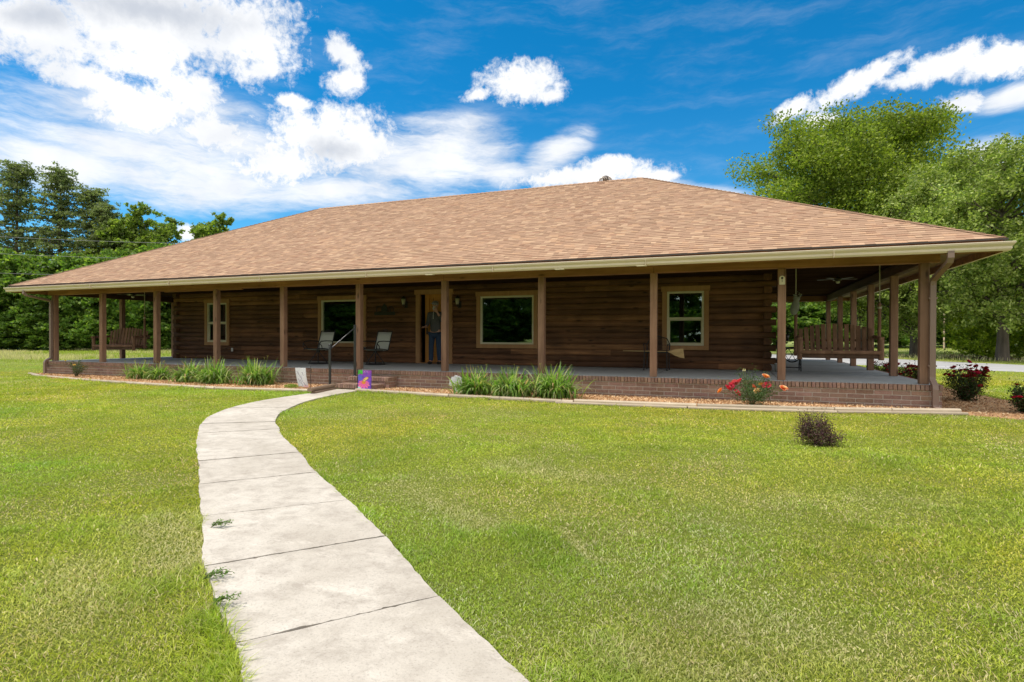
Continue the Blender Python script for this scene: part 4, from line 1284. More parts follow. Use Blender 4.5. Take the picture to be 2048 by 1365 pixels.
# thermometer on a post
t = thing('thermometer', 'small cream arched thermometer plaque high on the porch post right of the log wall', 'thermometer', (20.97, -.075, 2.29))
m = MB(); pl = [(-.048, -.085), (.048, -.085), (.048, .03)]+[(.048*math.cos(a), .03+.048*math.sin(a)) for a in [math.pi*k/10 for k in range(1, 10)]]+[(-.048, .03)]
m.prism([(20.97+p[0], 2.29+p[1]) for p in pl], 'y', -.085, -.070); cbuild(m, 'plaque', M['cream'], t)
m = MB(); m.tube([(20.97, -.0865, 2.25), (20.97, -.0865, 2.33)], .004, 6, col=(.9, .2, .1)); m.lathe((20.97, -.086, 2.325), [(.02, 0), (.02, .003), (0, .003)], 12, M=Matrix.Rotation(rad(90), 3, 'X')); cbuild(m, 'gauge', M['iron'], t)
# iron wall sign: little boat-like house silhouette on a bar
m = MB(); sx, sy, sz_ = 10.21, WY-.055, 1.98
m.box((sx, sy, sz_-.055), (.74, .012, .10), bev=.004)
m.tube([(sx-.30, sy, sz_), (sx-.30, sy, sz_+.10), (sx-.18, sy, sz_+.17), (sx-.1, sy, sz_+.13), (sx-.1, sy, sz_)], .010, 6)
m.prism([(sx-.12, sz_), (sx+.10, sz_), (sx+.10, sz_+.14), (sx-.01, sz_+.25), (sx-.12, sz_+.14)], 'y', sy-.006, sy+.006)
m.tube([(sx+.14, sy, sz_), (sx+.16, sy, sz_+.13), (sx+.24, sy, sz_+.16), (sx+.31, sy, sz_+.1), (sx+.32, sy, sz_)], .010, 6)
m.tube([(sx+.2, sy, sz_), (sx+.21, sy, sz_+.1), (sx+.26, sy, sz_+.08)], .008, 6)
tag(m.build('wall_sign', M['iron']), 'black iron silhouette sign on the log wall between window and door', 'wall sign')

# old treadle stand and bucket by the wall corner
tx, ty = 21.33, 3.05
t = thing('treadle_stand', 'black cast iron treadle stand with a wheel behind the post right of the log wall', 'treadle stand', (tx, ty, FZ))
for s in (-1, 1):
    m = MB(); x = tx+s*.24
    m.tube([(x, ty-.22, FZ+.02), (x, ty-.17, FZ+.25), (x, ty-.06, FZ+.42), (x, ty-.16, FZ+.70)], .014, 6)
    m.tube([(x, ty+.22, FZ+.02), (x, ty+.17, FZ+.25), (x, ty+.06, FZ+.42), (x, ty+.16, FZ+.70)], .014, 6)
    m.tube([(x, ty-.20, FZ+.12), (x, ty, FZ+.18), (x, ty+.20, FZ+.12)], .010, 6)
    m.tube([(x, ty-.20, FZ+.70), (x, ty+.20, FZ+.70)], .014, 6)
    m.tube([(x+.0, ty+.09*math.cos(a), FZ+.52+.09*math.sin(a)) for a in [2*math.pi*k/14 for k in range(14)]], .008, 5, closed=True)
    cbuild(m, 'side_frame', M['iron'], t)
m = MB()
for k in range(2):
    r = .17-.04*k; m.tube([(tx+.06+r*math.cos(a), ty-.16, FZ+.40+r*math.sin(a)) for a in [2*math.pi*j/24 for j in range(24)]], .014 if k == 0 else .006, 6, closed=True)
for k in range(6): a = math.pi*k/3; m.tube([(tx+.06, ty-.16, FZ+.40), (tx+.06+.17*math.cos(a), ty-.16, FZ+.40+.17*math.sin(a))], .007, 5)
cbuild(m, 'wheel', M['iron'], t)
m = MB(); m.box((tx, ty, FZ+.10), (.34, .2, .014)); 
for k in range(5): m.tube([(tx-.24, ty-.08+.04*k, FZ+.1), (tx+.24, ty-.08+.04*k, FZ+.1)], .006, 5)
cbuild(m, 'treadle', M['iron'], t)
m = MB(); m.box((tx, ty, FZ+.718), (.56, .44, .014), bev=.003); cbuild(m, 'table_top', M['bronze'], t)
m = MB(); m.lathe((21.12, 2.95, FZ), [(0, 0), (.075, 0), (.09, .18), (.094, .18), (.094, .19), (.086, .19), (.07, .01), (0, .01)], 16)
tag(m.build('bucket', M['white']), 'small white bucket on the porch floor at the log wall corner', 'bucket')
# potted flowers on the stand
t = thing('potted_plant', 'dark leafy potted plant with a few pink blooms on the treadle stand', 'potted plant', (21.25, 3.02, FZ+.71))
m = MB(); m.lathe((21.25, 3.02, FZ+.727), [(0, 0), (.07, 0), (.10, .14), (.09, .14), (0, .12)], 14); cbuild(m, 'pot', M['bronze'], t)

# ------------------------------------------------------------------ plants
def cloud_pts(n, c, r):
    """points through an ellipsoid, denser toward the outside"""
    d = RNG.normal(size=(n, 3)); d /= np.linalg.norm(d, axis=1)[:, None]
    q = RNG.uniform(0, 1, (n, 1))**(1/3.2)
    return np.array(c)+d*q*np.array(r)

def pick(cols, n, lo=.8, hi=1.2):
    return np.array(cols)[RNG.integers(0, len(cols), n)]*RNG.uniform(lo, hi, (n, 1))

def to_local(o, parent):
    o.parent = parent; o.location = -Vector(parent.location); return o

def strap_clump(name, label, x, y, z, n, h, spread, group=None, seed=1):
    """daylily: arching strap leaves"""
    rg = np.random.default_rng(seed)
    t = thing(name, label, 'daylily', (x, y, z), group=group)
    for pname, cnt, frac in (('leaf', n, 0),):
        V = []; C = []
        for i in range(cnt):
            a = rg.uniform(0, 2*math.pi); ln = h*rg.uniform(.8, 1.7); w = rg.uniform(.010, .018)
            arch = rg.uniform(.6, 1.5) if rg.random() > .22 else rg.uniform(0.1, .35)
            rr = abs(rg.normal(0, spread*.42)); aa = rg.uniform(0, 2*math.pi)
            bx, by = rr*math.cos(aa), rr*math.sin(aa)*.6
            d = np.array([math.cos(a), math.sin(a), 0]); s = np.array([-math.sin(a), math.cos(a), 0])
            k = 7; pos = np.array([bx, by, 0.0]); th = rad(rg.uniform(48, 86)); tot = arch*rad(115)
            col = np.array([(0.18, .33, .06), (.26, .40, .09), (.12, .26, .045), (.38, .47, .19), (.48, .52, .30)])[rg.choice(5, p=[.27, .27, .18, .18, .10])]*rg.uniform(.85, 1.15)
            if rg.random() < .05: col = np.array([.55, .40, .22])
            prev = None
            for j in range(k+1):
                f = j/k; ww = w*(1.0-.15*f)*(1 if f < .75 else max(.05, (1-f)/.25))
                l = pos-s*ww; r = pos+s*ww
                if prev is not None:
                    V += [prev[0], prev[1], r, l]; C.append(col)
                prev = (l.copy(), r.copy())
                ang = th-tot*f**1.3
                pos = pos + (d*math.cos(ang)+np.array([0, 0, 1])*math.sin(ang))*ln/k
                pos[2] = max(pos[2], .01)
        o = poly_mesh(pname, np.array(V), 4, np.array(C), M['leaf'], t)
    # a few flower stalks with buds
    V = MB()
    for i in range(5):
        a = rg.uniform(0, 6.28); r = rg.uniform(.05, spread*.8); hh = h*rg.uniform(1.1, 1.5)
        p0 = (r*.4*math.cos(a), r*.3*math.sin(a), 0); p1 = (r*math.cos(a), r*.7*math.sin(a), hh)
        V.tube([p0, ((p0[0]+p1[0])/2*1.02, (p0[1]+p1[1])/2, hh*.55), p1], .0035, 5, col=(.30, .36, .10))
        for b in range(3): V.tube([p1, (p1[0]+rg.uniform(-.02, .02), p1[1]+rg.uniform(-.02, .02), p1[2]+.03)], [.005, .002], 5, col=(.45, .42, .15) if b else (.55, .38, .10))
    V.build('flower_stalk', M['leaf'], t)
    return t
GL = 'daylily clumps in the flower bed'
lily = [(4.75, -.62, 260, .36, .38, 'daylily clump nearest the left end of the porch, apart from the others'),
        (5.55, -.64, 240, .36, .30, 'low daylily clump just left of the second post from the left'),
        (6.95, -.85, 380, .42, .42, 'broad daylily clump in front of the narrow left window, leftmost of the three touching clumps'),
        (7.95, -1.0, 400, .44, .42, 'broad daylily clump in the middle of the three touching clumps left of the path'),
        (9.15, -.85, 400, .46, .42, 'tall daylily clump nearest the white lavender flag'),
        (15.15, -.95, 380, .40, .42, 'daylily clump under the left part of the right picture window, beside the pale stone'),
        (16.0, -1.05, 380, .42, .42, 'middle daylily clump of the three right of the brick steps'),
        (16.85, -1.00, 420, .46, .44, 'tall daylily clump in front of the post right of the picture window')]
for i, (x, y, n, h, sp, lb) in enumerate(lily): strap_clump('daylily', lb, x, y, .03, int(n*1.15), h*1.02, sp*(1.0 if i < 2 else 1.18), GL, 50+i)

def blossom(mb, c, r, cols, rg, n=16):
    c = np.array(c)
    for i in range(n):
        f = i/n; a = i*2.4; el = rad(10+75*(1-f)); rr = r*(1-.45*(1-f))
        d = np.array([math.cos(a)*math.cos(el), math.sin(a)*math.cos(el), math.sin(el)])
        s = np.array([-math.sin(a), math.cos(a), 0]); up = np.cross(d, s)
        w = r*.42
        p = c + d*rr*.25; q = c + d*rr
        col = tuple(np.array(cols[rg.integers(0, len(cols))])*rg.uniform(.85, 1.1))
        mid = (p+q)/2+up*r*.12
        mb.add([p-s*w*.4, p+s*w*.4, mid+s*w, q+s*w*.6+up*r*.1, q-s*w*.6+up*r*.1, mid-s*w], [(0, 1, 2, 5), (5, 2, 3, 4)], col)

def rose_bush(label, x, y, z, w, h, nleaf, flowers, fcols, seed, leafcols=((.07, .13, .045), (.10, .17, .06), (.05, .10, .035), (.13, .17, .07)), group=None, stems=14, fr=.03, lsz=.014, name='rose_bush', cat='rose bush', dense=False):
    rg = np.random.default_rng(seed)
    t = thing(name, label, cat, (x, y, z), group=group)
    st = MB(); tips = []
    for i in range(stems):
        a = rg.uniform(0, 6.28); el = rg.uniform(.25, 1.0)
        tip = np.array([math.cos(a)*w*.5*(1-el*.45), math.sin(a)*w*.42*(1-el*.45), h*(.45+.5*el)])
        p0 = np.array([rg.uniform(-.03, .03), rg.uniform(-.03, .03), 0]); mid = tip*np.array([.45, .45, .5])+rg.normal(0, .02, 3)
        st.tube([p0, mid, tip], [.006, .005, .003], 5, col=(.12, .14, .06)); tips.append(tip)
        for k in range(2):
            t2 = tip+rg.normal(0, w*.11, 3); st.tube([mid+(tip-mid)*.5, t2], .003, 4, col=(.12, .15, .06)); tips.append(t2)
    st.build('stem', M['leaf'], t)
    tips = np.array(tips)
    base = tips[rg.integers(0, len(tips), nleaf)]
    f = rg.uniform(.12 if dense else .35, 1.05, (nleaf, 1))
    c = base*f+rg.normal(0, w*.045+.01, (nleaf, 3)); c[:, :2] *= (1+.5*(1-f)) if dense else 1; c[:, 2] = np.maximum(c[:, 2], .03)
    lf = rand_quads(c, rg.uniform(lsz*.7, lsz*1.35, nleaf), rg.uniform(lsz*.4, lsz*.75, nleaf), .25, pick(leafcols, nleaf), 'foliage', M['leaf'], t)
    for i in range(flowers):
        tp = tips[rg.integers(0, len(tips))]
        q = tp+rg.normal(0, .02, 3)+np.array([0, 0, rg.uniform(0, .03)])
        q[:2] *= rg.uniform(1.0, 1.15)
        mb = MB(); sc = fcols[rg.integers(0, len(fcols))]
        blossom(mb, (0, 0, 0), fr*rg.uniform(.75, 1.2), sc, rg, 22)
        o = mb.build('flower', M['petal'], t); o.location = q; o.rotation_euler = (rg.uniform(-.1, .9), rg.uniform(-.5, .5), rg.uniform(0, 6))
    return t
PINK = ((.80, .07, .15), (.84, .14, .22), (.70, .03, .10)); ORNG = ((.85, .30, .06), (.88, .42, .12), (.85, .22, .10)); PEACH = ((.85, .58, .30), (.88, .68, .42), (.85, .48, .18)); RED = ((.33, .008, .02), (.42, .012, .035), (.24, .004, .012)); RED2 = ((.48, .02, .09), (.38, .01, .05)); YEL = ((.70, .42, .06), (.78, .55, .16))
rose = rose_bush('rose bush with big pink, orange and peach blooms in front of plain brick', 20.43, -.92, .03, .95, .52, 3000, 0, [PINK], 5, leafcols=((.10, .17, .07), (.15, .23, .10), (.06, .12, .05)), stems=16, name='rose_bush')
rgf = np.random.default_rng(3)
def bloom_at(bush, lx, ly, lz, r, cols, n=22):
    mb = MB(); blossom(mb, (0, 0, 0), r, cols, rgf, 30); o = mb.build('flower', M['petal'], bush); o.location = (lx, ly, lz); o.rotation_euler = (rgf.uniform(.4, 1.0), rgf.uniform(-.3, .3), rgf.uniform(0, 6))
for lx, lz, r, cset in ((-.49, .25, .060, ORNG), (-.38, .29, .075, PINK), (-.33, .345, .062, PINK), (-.25, .40, .066, PINK), (-.18, .415, .07, PINK), (-.24, .22, .07, PINK), (.03, .32, .062, (ORNG[2], PINK[1])), (.10, .26, .066, PEACH), (.17, .36, .06, ORNG), (.25, .355, .078, PINK), (.22, .51, .07, PEACH+ORNG), (.50, .32, .070, (ORNG[2], PEACH[0]))):
    bloom_at(rose, lx, -.06+rgf.uniform(-.06, .04), lz, r*1.2, cset)
st = MB()
for lx in (-.10, -.07): st.tube([(lx*.3, 0, .1), (lx-.02, -.02, .4), (lx-.03, -.03, .61)], .004, 5, col=(.25, .30, .12)); st.tube([(lx-.03, -.03, .61), (lx-.028, -.03, .65)], [.011, .004], 6, col=(.78, .70, .48))
for lx, lz in ((.22, .51), (.50, .32), (-.49, .25), (.25, .35), (-.38, .29), (-.18, .41)): st.tube([(lx*.2, 0, .05), (lx*.7, -.03, lz*.7), (lx, -.06, lz-.02)], .004, 5, col=(.14, .18, .07))
st.build('bud_stem', M['leaf'], rose)
rose_bush('small rose bush with a few yellow blooms by the left porch corner', 2.20, -.70, .03, .55, .50, 1100, 3, [YEL], 9, leafcols=((.10, .17, .08), (.14, .20, .11), (.07, .12, .06), (.20, .15, .10)), fr=.038)
GR = 'red rose bushes along the right side of the porch'
def red(label, x, y, w, h, nf, seed, n=4200, name='rose_bush'): return rose_bush(label, x, y, .01, w*.68, h*.76, n, nf, [RED, RED, RED2], seed, leafcols=((.05, .09, .035), (.07, .12, .04), (.035, .06, .025), (.09, .035, .03)), group=GR, stems=34, fr=.060, lsz=.018, dense=True)
red('full red rose bush just right of the porch corner downspout', 24.35, 1.75, 1.05, .90, 46, 21)
red('low dark red rose bush cut by the right edge of the picture', 24.62, -.12, .95, .58, 16, 22)
red('red rose bush behind the corner post, seen right of the second side post', 24.25, 4.3, 1.0, .72, 34, 23, 3000)
red('red rose bush seen between the second and third side posts under the swing', 24.25, 6.3, 1.1, .66, 30, 24, 2600)
red('farthest red rose bush, mostly dark leaves behind the porch swing', 24.3, 8.6, 1.0, .6, 8, 25, 2200)
# purple bush in the lawn
rg = np.random.default_rng(4)
pb = thing('loropetalum_bush', 'small dark purple leaved bush standing alone in the lawn', 'bush', (21.04, -4.44, 0))
st = MB(); tips = []
for i in range(34):
    a = rg.uniform(0, 6.28); el = rg.uniform(0, 1)
    a = i*2.4; tip = np.array([math.cos(a)*.23*(1-.5*el)-.05*el, math.sin(a)*.20*(1-.5*el), .10+.31*el*rg.uniform(.85, 1.1)])
    if i > 30: tip = np.array([.22+.04*(i-31), -.02, .10+.02*(i-31)])
    st.tube([(0, 0, 0), tip*np.array([.5, .5, .6]), tip], [.005, .004, .002], 4, col=(.12, .08, .07)); tips.append(tip)
st.build('stem', M['leaf'], pb)
tips = np.array(tips); n = 6500
c = tips[rg.integers(0, len(tips), n)]*rg.uniform(.45, 1.02, (n, 1))+rg.normal(0, .040, (n, 3)); c[:, 2] = np.maximum(c[:, 2], .02)
rand_quads(c, rg.uniform(.007, .013, n), rg.uniform(.004, .008, n), .2, pick(((.10, .04, .06), (.15, .07, .09), (.06, .025, .04), (.30, .19, .18), (.17, .18, .08)), n), 'foliage', M['leaf'], pb)
pb.scale = (.9, .9, .9)
# pale shell-like stone in the bed
m = MB(); n = 15; vs = [(0, 0, 0)]
pts_f = []
for k in range(n+1):
    a = math.pi*(-.12+1.24*k/n); r = .165*(1+.05*math.cos(k*math.pi)); pts_f.append((r*math.cos(a), r*math.sin(a)+.19))
poly = pts_f
m.prism(poly, 'y', -.03, .03); m.prism([(-.05, 0), (.05, 0), (.045, .10), (-.045, .10)], 'y', -.028, .028)
for k in range(2, n-1, 2): m.span((0, -.034, .12), (pts_f[k][0]*.93, -.030, (pts_f[k][1]-.19)*.93+.19), .006, .012, up=(0, -1, 0))
o = m.build('garden_stone', M['shell']); o.location = (14.55, -.62, .03); tag(o, 'pale grey shell shaped garden stone against the brick left of the daylilies', 'garden stone')
# potted plant leaves (on the treadle stand)
for o in list(scene.objects):
    if o.name == 'potted_plant':
        n = 500; c = cloud_pts(n, (0, 0, .24), (.17, .15, .14))
        rand_quads(c, RNG.uniform(.02, .035, n), RNG.uniform(.01, .02, n), .2, pick(((.03, .05, .02), (.05, .08, .03)), n), 'foliage', M['leaf'], o)
        for k in range(5):
            mb = MB(); blossom(mb, (0, 0, 0), .022, [(.6, .35, .4)], rg, 10); q = mb.build('flower', M['petal'], o); q.location = tuple(cloud_pts(1, (0, -.05, .26), (.17, .1, .12))[0])
# weed sprigs lying over the path edge
def sprig(label, x, y, seed, ang):
    rg = np.random.default_rng(seed); t = thing('weed_sprig', label, 'weed', (x, y, .03)); m = MB(); V = []
    for k in range(9):
        a = ang+rg.uniform(-.6, .6); ln = rg.uniform(.06, .14); p = (0, 0, 0); q = (ln*math.cos(a), ln*math.sin(a), rg.uniform(.01, .05)); m.tube([p, (q[0]*.5, q[1]*.5, .03), q], .0015, 4, col=(.16, .2, .06))
        for j in range(10): f = rg.uniform(.3, 1.05); V.append((q[0]*f+rg.normal(0, .008), q[1]*f+rg.normal(0, .008), .012+q[2]*f+rg.normal(0, .005)))
    m.build('stem', M['leaf'], t); V = np.array(V); rand_quads(V, np.full(len(V), .007), np.full(len(V), .004), .5, pick(((.12, .22, .05), (.17, .28, .06)), len(V)), 'foliage', M['leaf'], t)
sprig('green weed sprig lying over the left path edge, the farther of two', 17.72, -9.72, 1, .5)
sprig('green weed sprig lying over the left path edge, the nearer and larger of two', 17.98, -9.90, 2, .3)
sprig('small weed sprig at the left path edge near the bare patch', 17.10, -9.13, 3, .6)
t = thing('weed_clump', 'low bright green weed clump growing in the mulch below the white flag', 'weed', (10.62, -1.25, .03))
n = 700; c = cloud_pts(n, (0, 0, .045), (.20, .12, .055)); c[:, 2] = np.abs(c[:, 2]); rand_quads(c, RNG.uniform(.008, .016, n), RNG.uniform(.005, .009, n), .4, pick(((.20, .30, .04), (.26, .36, .05)), n), 'foliage', M['leaf'], t)

# ------------------------------------------------------------------ person in the doorway
def skin_body(name, joints, edges, radii, mat, parent, root=0, sub=2, smooth=True):
    me = bpy.data.meshes.new(name); me.from_pydata(joints, edges, []); me.materials.append(mat)
    o = bpy.data.objects.new(name, me); link(o)
    sk = o.modifiers.new('skin', 'SKIN'); sk.use_smooth_shade = True
    for i, v in enumerate(me.skin_vertices[0].data):
        r = radii[i]; v.radius = r if isinstance(r, tuple) else (r, r); v.use_root = (i == root)
    sb = o.modifiers.new('sub', 'SUBSURF'); sb.levels = sub; sb.render_levels = sub
    o.parent = parent; return o
pe = thing('person', 'person in grey cap, dark hoodie and blue jeans standing at the open front door', 'person', (12.10, 2.90, FZ), rad(8))
H = 1.83
# joints: x right, -y forward
J = [(0, 0, .95), (0, .0, 1.10), (0, .01, 1.30), (0, .01, 1.45), (0, 0, 1.53), (0, -.015, 1.60), (0, -.02, 1.70), (0, -.005, 1.78),
     (-.17, .01, 1.43), (-.225, .0, 1.17), (-.215, -.21, 1.08), (-.21, -.28, 1.08),
     (.17, .01, 1.43), (.25, -.05, 1.20), (.17, -.20, 1.42), (.13, -.23, 1.50),
     (-.10, 0, .88), (-.12, -.02, .50), (-.14, .02, .10), (-.15, -.12, .045),
     (.10, 0, .88), (.11, -.02, .50), (.12, .03, .10), (.13, -.11, .045)]
E_ = [(0, 1), (1, 2), (2, 3), (3, 4), (4, 5), (5, 6), (6, 7), (3, 8), (8, 9), (9, 10), (10, 11), (3, 12), (12, 13), (13, 14), (14, 15), (0, 16), (16, 17), (17, 18), (18, 19), (0, 20), (20, 21), (21, 22), (22, 23)]
Rr = [(.13, .10), (.13, .10), (.15, .105), (.11, .085), .055, .062, .082, .06, .062, .046, .033, .028, .062, .046, .033, .028, .085, .058, .04, .035, .085, .058, .04, .035]
body = skin_body('body', J, E_, Rr, M['skin'], pe)
def ell(mb, c, r, n=12, m_=8, M_=None, col=(1, 1, 1)):
    prof = [(math.sin(math.pi*k/m_), -math.cos(math.pi*k/m_)) for k in range(m_+1)]
    D = Matrix.Diagonal(r); D = (M_ @ D) if M_ else D
    mb.lathe(c, prof, n, col, D)
# face features and hands sit on the body mesh; one continuous skin with small added volumes
m = MB(); ell(m, (0, -.105, 1.685), (.014, .02, .024)); ell(m, (-.078, -.01, 1.69), (.012, .02, .032)); ell(m, (.078, -.01, 1.69), (.012, .02, .032))
m.build('face', M['skin'], pe)
m = MB()
for s in (-1, 1): ell(m, (s*.031, -.098, 1.705), (.013, .008, .008), 10, 6)
m.build('eye', M['iron'], pe)
def hand(mb, w, d, up, side):
    """palm with four unequal curled fingers and a thumb"""
    w = Vector(w); d = Vector(d).normalized(); up = Vector(up).normalized(); s = d.cross(up).normalized()
    mb.span(w, w+d*.085, .078, .028, up=up, bev=.012)
    for k, ln in enumerate((.062, .074, .080, .072)):
        b = w+d*.082+s*(-.030+.020*k); mb.tube([b, b+d*ln*.45-up*.004, b+d*ln*.75-up*.022, b+d*ln*.82-up*.042], [.0095, .009, .0085, .007], 8)
    b = w+d*.025+s*side*.036; mb.tube([b, b+d*.03+s*side*.024-up*.008, b+d*.062+s*side*.022-up*.022], [.012, .011, .008], 8)
m = MB(); hand(m, (-.21, -.27, 1.08), (-.1, -.95, -.05), (0, .1, 1), 1); m.build('hand', M['skin'], pe)
m = MB(); hand(m, (.132, -.225, 1.49), (-.45, .05, .9), (.3, -1, 0), -1); m.build('hand', M['skin'], pe)
ho = skin_body('hoodie', [(0, 0, .90), (0, 0, 1.0), (0, 0, 1.12), (0, .01, 1.32), (0, .01, 1.46), (-.18, .01, 1.44), (-.228, .0, 1.17), (-.215, -.19, 1.085), (.18, .01, 1.44), (.255, -.05, 1.20), (.175, -.19, 1.40), (0, .01, 1.52)],
  [(0, 1), (1, 2), (2, 3), (3, 4), (4, 5), (5, 6), (6, 7), (4, 8), (8, 9), (9, 10), (4, 11)],
  [(.165, .125), (.165, .13), (.165, .13), (.18, .13), (.14, .11), .085, .066, .046, .085, .066, .046, .075], M['hoodie'], pe)
je = skin_body('jeans', [(0, 0, .93), (-.10, 0, .84), (-.12, -.02, .50), (-.14, .02, .07), (.10, 0, .84), (.11, -.02, .50), (.12, .03, .07)], [(0, 1), (1, 2), (2, 3), (0, 4), (4, 5), (5, 6)], [(.15, .12), .105, .078, .066, .105, .078, .066], M['denim'], pe)
for sx, fy in ((-.145, -.06), (.125, -.05)):
    m = MB(); ell(m, (sx, fy, .045), (.052, .15, .045), 12, 8); m.build('shoe', M['dark'], pe)
m = MB(); ell(m, (0, -.005, 1.755), (.098, .115, .075)); m.box((0, -.155, 1.745), (.15, .12, .012), bev=.005); m.build('cap', M['grey'], pe)
m = MB(); ell(m, (0, -.062, 1.605), (.066, .06, .055)); ell(m, (0, -.104, 1.655), (.036, .016, .012)); m.build('beard', M['beard'], pe)
m = MB(); m.tube([(-.01, -.135, 1.50), (-.012, -.150, 1.38), (-.01, -.148, 1.30)], .006, 6); m.build('zipper', M['white'], pe)

# ------------------------------------------------------------------ trees
def tree_meshes(seed, H, R, cb, nleaf, lsz, cols, style='broad', tr=.28, limbs=26, squash=.75, lobe=0):
    rg = np.random.default_rng(seed)
    tm = MB(); P = []
    k = 9; top = H*(.96 if style == 'pine' else .80)
    for i in range(k+1): f = i/k; P.append((math.sin(f*3+seed)*.012*H*f, math.cos(f*2.3+seed)*.012*H*f, top*f))
    tm.tube([(P[0][0], P[0][1], -.1)]+P[0:], [tr*1.5]+[tr*(1.15 if i == 0 else 1)*(1-.88*i/k) for i in range(k+1)], 10)
    def trunk(h):
        f = min(.999, h/top)*k; i = int(f); a = np.array(P[i]); b = np.array(P[i+1]); return a+(b-a)*(f-i)
    clumps = []
    zc = (cb+H)/2; hz = (H-cb)/2
    for i in range(limbs):
        f = (i+.5)/limbs
        if style == 'pine':
            h0 = cb*.75+(top-cb*.75)*f**.9; a = i*2.399+rg.uniform(-.3, .3)
            ln = R*(1-.72*f)*rg.uniform(.55, 1.1); tgt = trunk(h0)+np.array([math.cos(a)*ln, math.sin(a)*ln, ln*rg.uniform(.05, .35)])
        else:
            el = math.asin(min(.999, max(-.999, -0.92+1.9*f+rg.uniform(-.12, .12)))); a = i*2.399+rg.uniform(-.35, .35)
            q = rg.uniform(.70, .98)
            tgt = np.array([math.cos(a)*math.cos(el)*R*q, math.sin(a)*math.cos(el)*R*q, zc+math.sin(el)*hz*q])
            h0 = max(cb*.6, min(top*.97, tgt[2]-rg.uniform(.25, .6)*math.hypot(tgt[0], tgt[1])))
        s = trunk(h0); mid = s*.45+tgt*.55; mid[2] += (.06 if style != 'pine' else -.03)*np.linalg.norm(tgt-s)
        r0 = tr*.34*(1-.5*f)
        tm.tube([s, mid, tgt], [r0, r0*.6, r0*.15], 6)
        nt_ = 7 if style != 'pine' else 6
        for j in range(nt_):
            t = rg.uniform(.35, 1.0); b = (s*(1-t)+mid*t) if t < .5 else (mid*(1-t)+tgt*t)
            b = s+(mid-s)*min(1, t*2) if t < .5 else mid+(tgt-mid)*(t*2-1)
            off = rg.normal(0, 1, 3); off[2] = off[2]*.5+.25; off *= R*.17/np.linalg.norm(off)*rg.uniform(.5, 1.5)
            e = b+off
            tm.tube([b, (b+e)/2+rg.normal(0, .03*R, 3)*.3, e], [r0*.28, r0*.16, r0*.05], 4, cap=False)
            clumps.append((e, R*rg.uniform(.075, .15)*(1 if style != 'pine' else 1.25)*(1+lobe*.35)))
        clumps.append((tgt, R*rg.uniform(.09, .15)))
    n = len(clumps); cen = np.array([c for c, r in clumps]); cr = np.array([r for c, r in clumps])
    w = cr**2; idx = rg.choice(n, nleaf, p=w/w.sum())
    # every clump is several smaller sprays
    spr = 6; so_ = rg.normal(0, .80, (n, spr, 3)); si = rg.integers(0, spr, nleaf)
    d = so_[idx, si]+rg.normal(0, .26, (nleaf, 3))
    if lobe:
        d = rg.normal(size=(nleaf, 3)); d /= np.linalg.norm(d, axis=1)[:, None]; d *= rg.uniform(.45, 1.12, (nleaf, 1)); d += rg.normal(0, .12, (nleaf, 3))
    d[:, 2] *= squash if style != 'pine' else .45
    pos = cen[idx]+d*cr[idx][:, None]
    pos[:, 2] = np.maximum(pos[:, 2], .15)
    ccl = rg.uniform(.78, 1.22, n)
    C = np.array(cols)[rg.integers(0, len(cols), nleaf)]*(ccl[idx]*rg.uniform(.8, 1.2, nleaf))[:, None]
    return tm, pos, C, lsz

def make_tree(name, label, loc, params, bark='bark', group=None, cat='tree'):
    t = thing(name, label, cat, loc, group=group)
    tm, pos, C, lsz = tree_meshes(**params)
    tm.build('trunk', M[bark], t)
    N = len(pos)
    rand_quads(pos, RNG.uniform(lsz*.6, lsz*1.3, N), RNG.uniform(lsz*.35, lsz*.75, N), .1, C, 'crown', M['leaf'], t)
    return t
def again(src, label, loc, s, rz, group=None, sz=None):
    c = copy_tree(src); c.location = loc; c.rotation_euler.z = rz; c.scale = (s, s, sz or s); c['label'] = label
    if group: c['group'] = group
    return c
OAKC = ((.19, .26, .03), (.24, .31, .04), (.13, .195, .028), (.31, .37, .055))
OAK2 = ((.21, .28, .055), (.28, .345, .07), (.145, .21, .045), (.42, .47, .17))
DARKC = ((.12, .22, .035), (.16, .27, .045), (.085, .16, .03), (.23, .32, .06))
PINEC = ((.16, .21, .085), (.20, .245, .10), (.12, .155, .065), (.26, .29, .14))
YELC = ((.34, .44, .03), (.42, .50, .05), (.24, .34, .03))
GT = 'big trees right of the house'
oak = make_tree('oak_tree', 'biggest oak tree rising behind the right slope of the roof', (28.5, 36.2, 0), dict(seed=3, H=17.3, R=9.2, cb=3.2, nleaf=190000, lsz=.11, cols=OAKC, tr=.42, limbs=52, lobe=1), group=GT)
wo = make_tree('willow_oak_tree', 'spreading willow oak with a bare dark trunk beside the gravel drive', (33.4, 26.2, 0), dict(seed=8, H=11.4, R=6.3, cb=2.3, nleaf=95000, lsz=.085, cols=OAK2, tr=.30, limbs=46), group=GT)
wo2 = again(wo, 'dense oak tree between the big oak and the willow oak beside the porch corner', (31.0, 32.5, 0), .92, 2.1, GT)
make_tree('pine_tree', 'dark pine standing tall at the far left edge of the picture', (-40.4, 20.5, 0), dict(seed=5, H=17.2, R=3.0, cb=7.0, nleaf=21000, lsz=.10, cols=PINEC, style='pine', tr=.26, limbs=52), 'pinebark', 'trees of the wood left of the house')
GW = 'trees of the wood left of the house'
pine = [o for o in scene.objects if o.name == 'pine_tree'][0]
again(pine, 'second tall pine from the left edge of the picture', (-36.5, 22.0, 0), .97, 2.0, GW)
again(pine, 'third pine from the left, lower and thinner than the two beside it', (-33.9, 23.2, 0), .86, 4.1, GW)
again(pine, 'pine standing outside the left edge of the picture', (-44.6, 18.4, 0), .95, 5.1, GW)
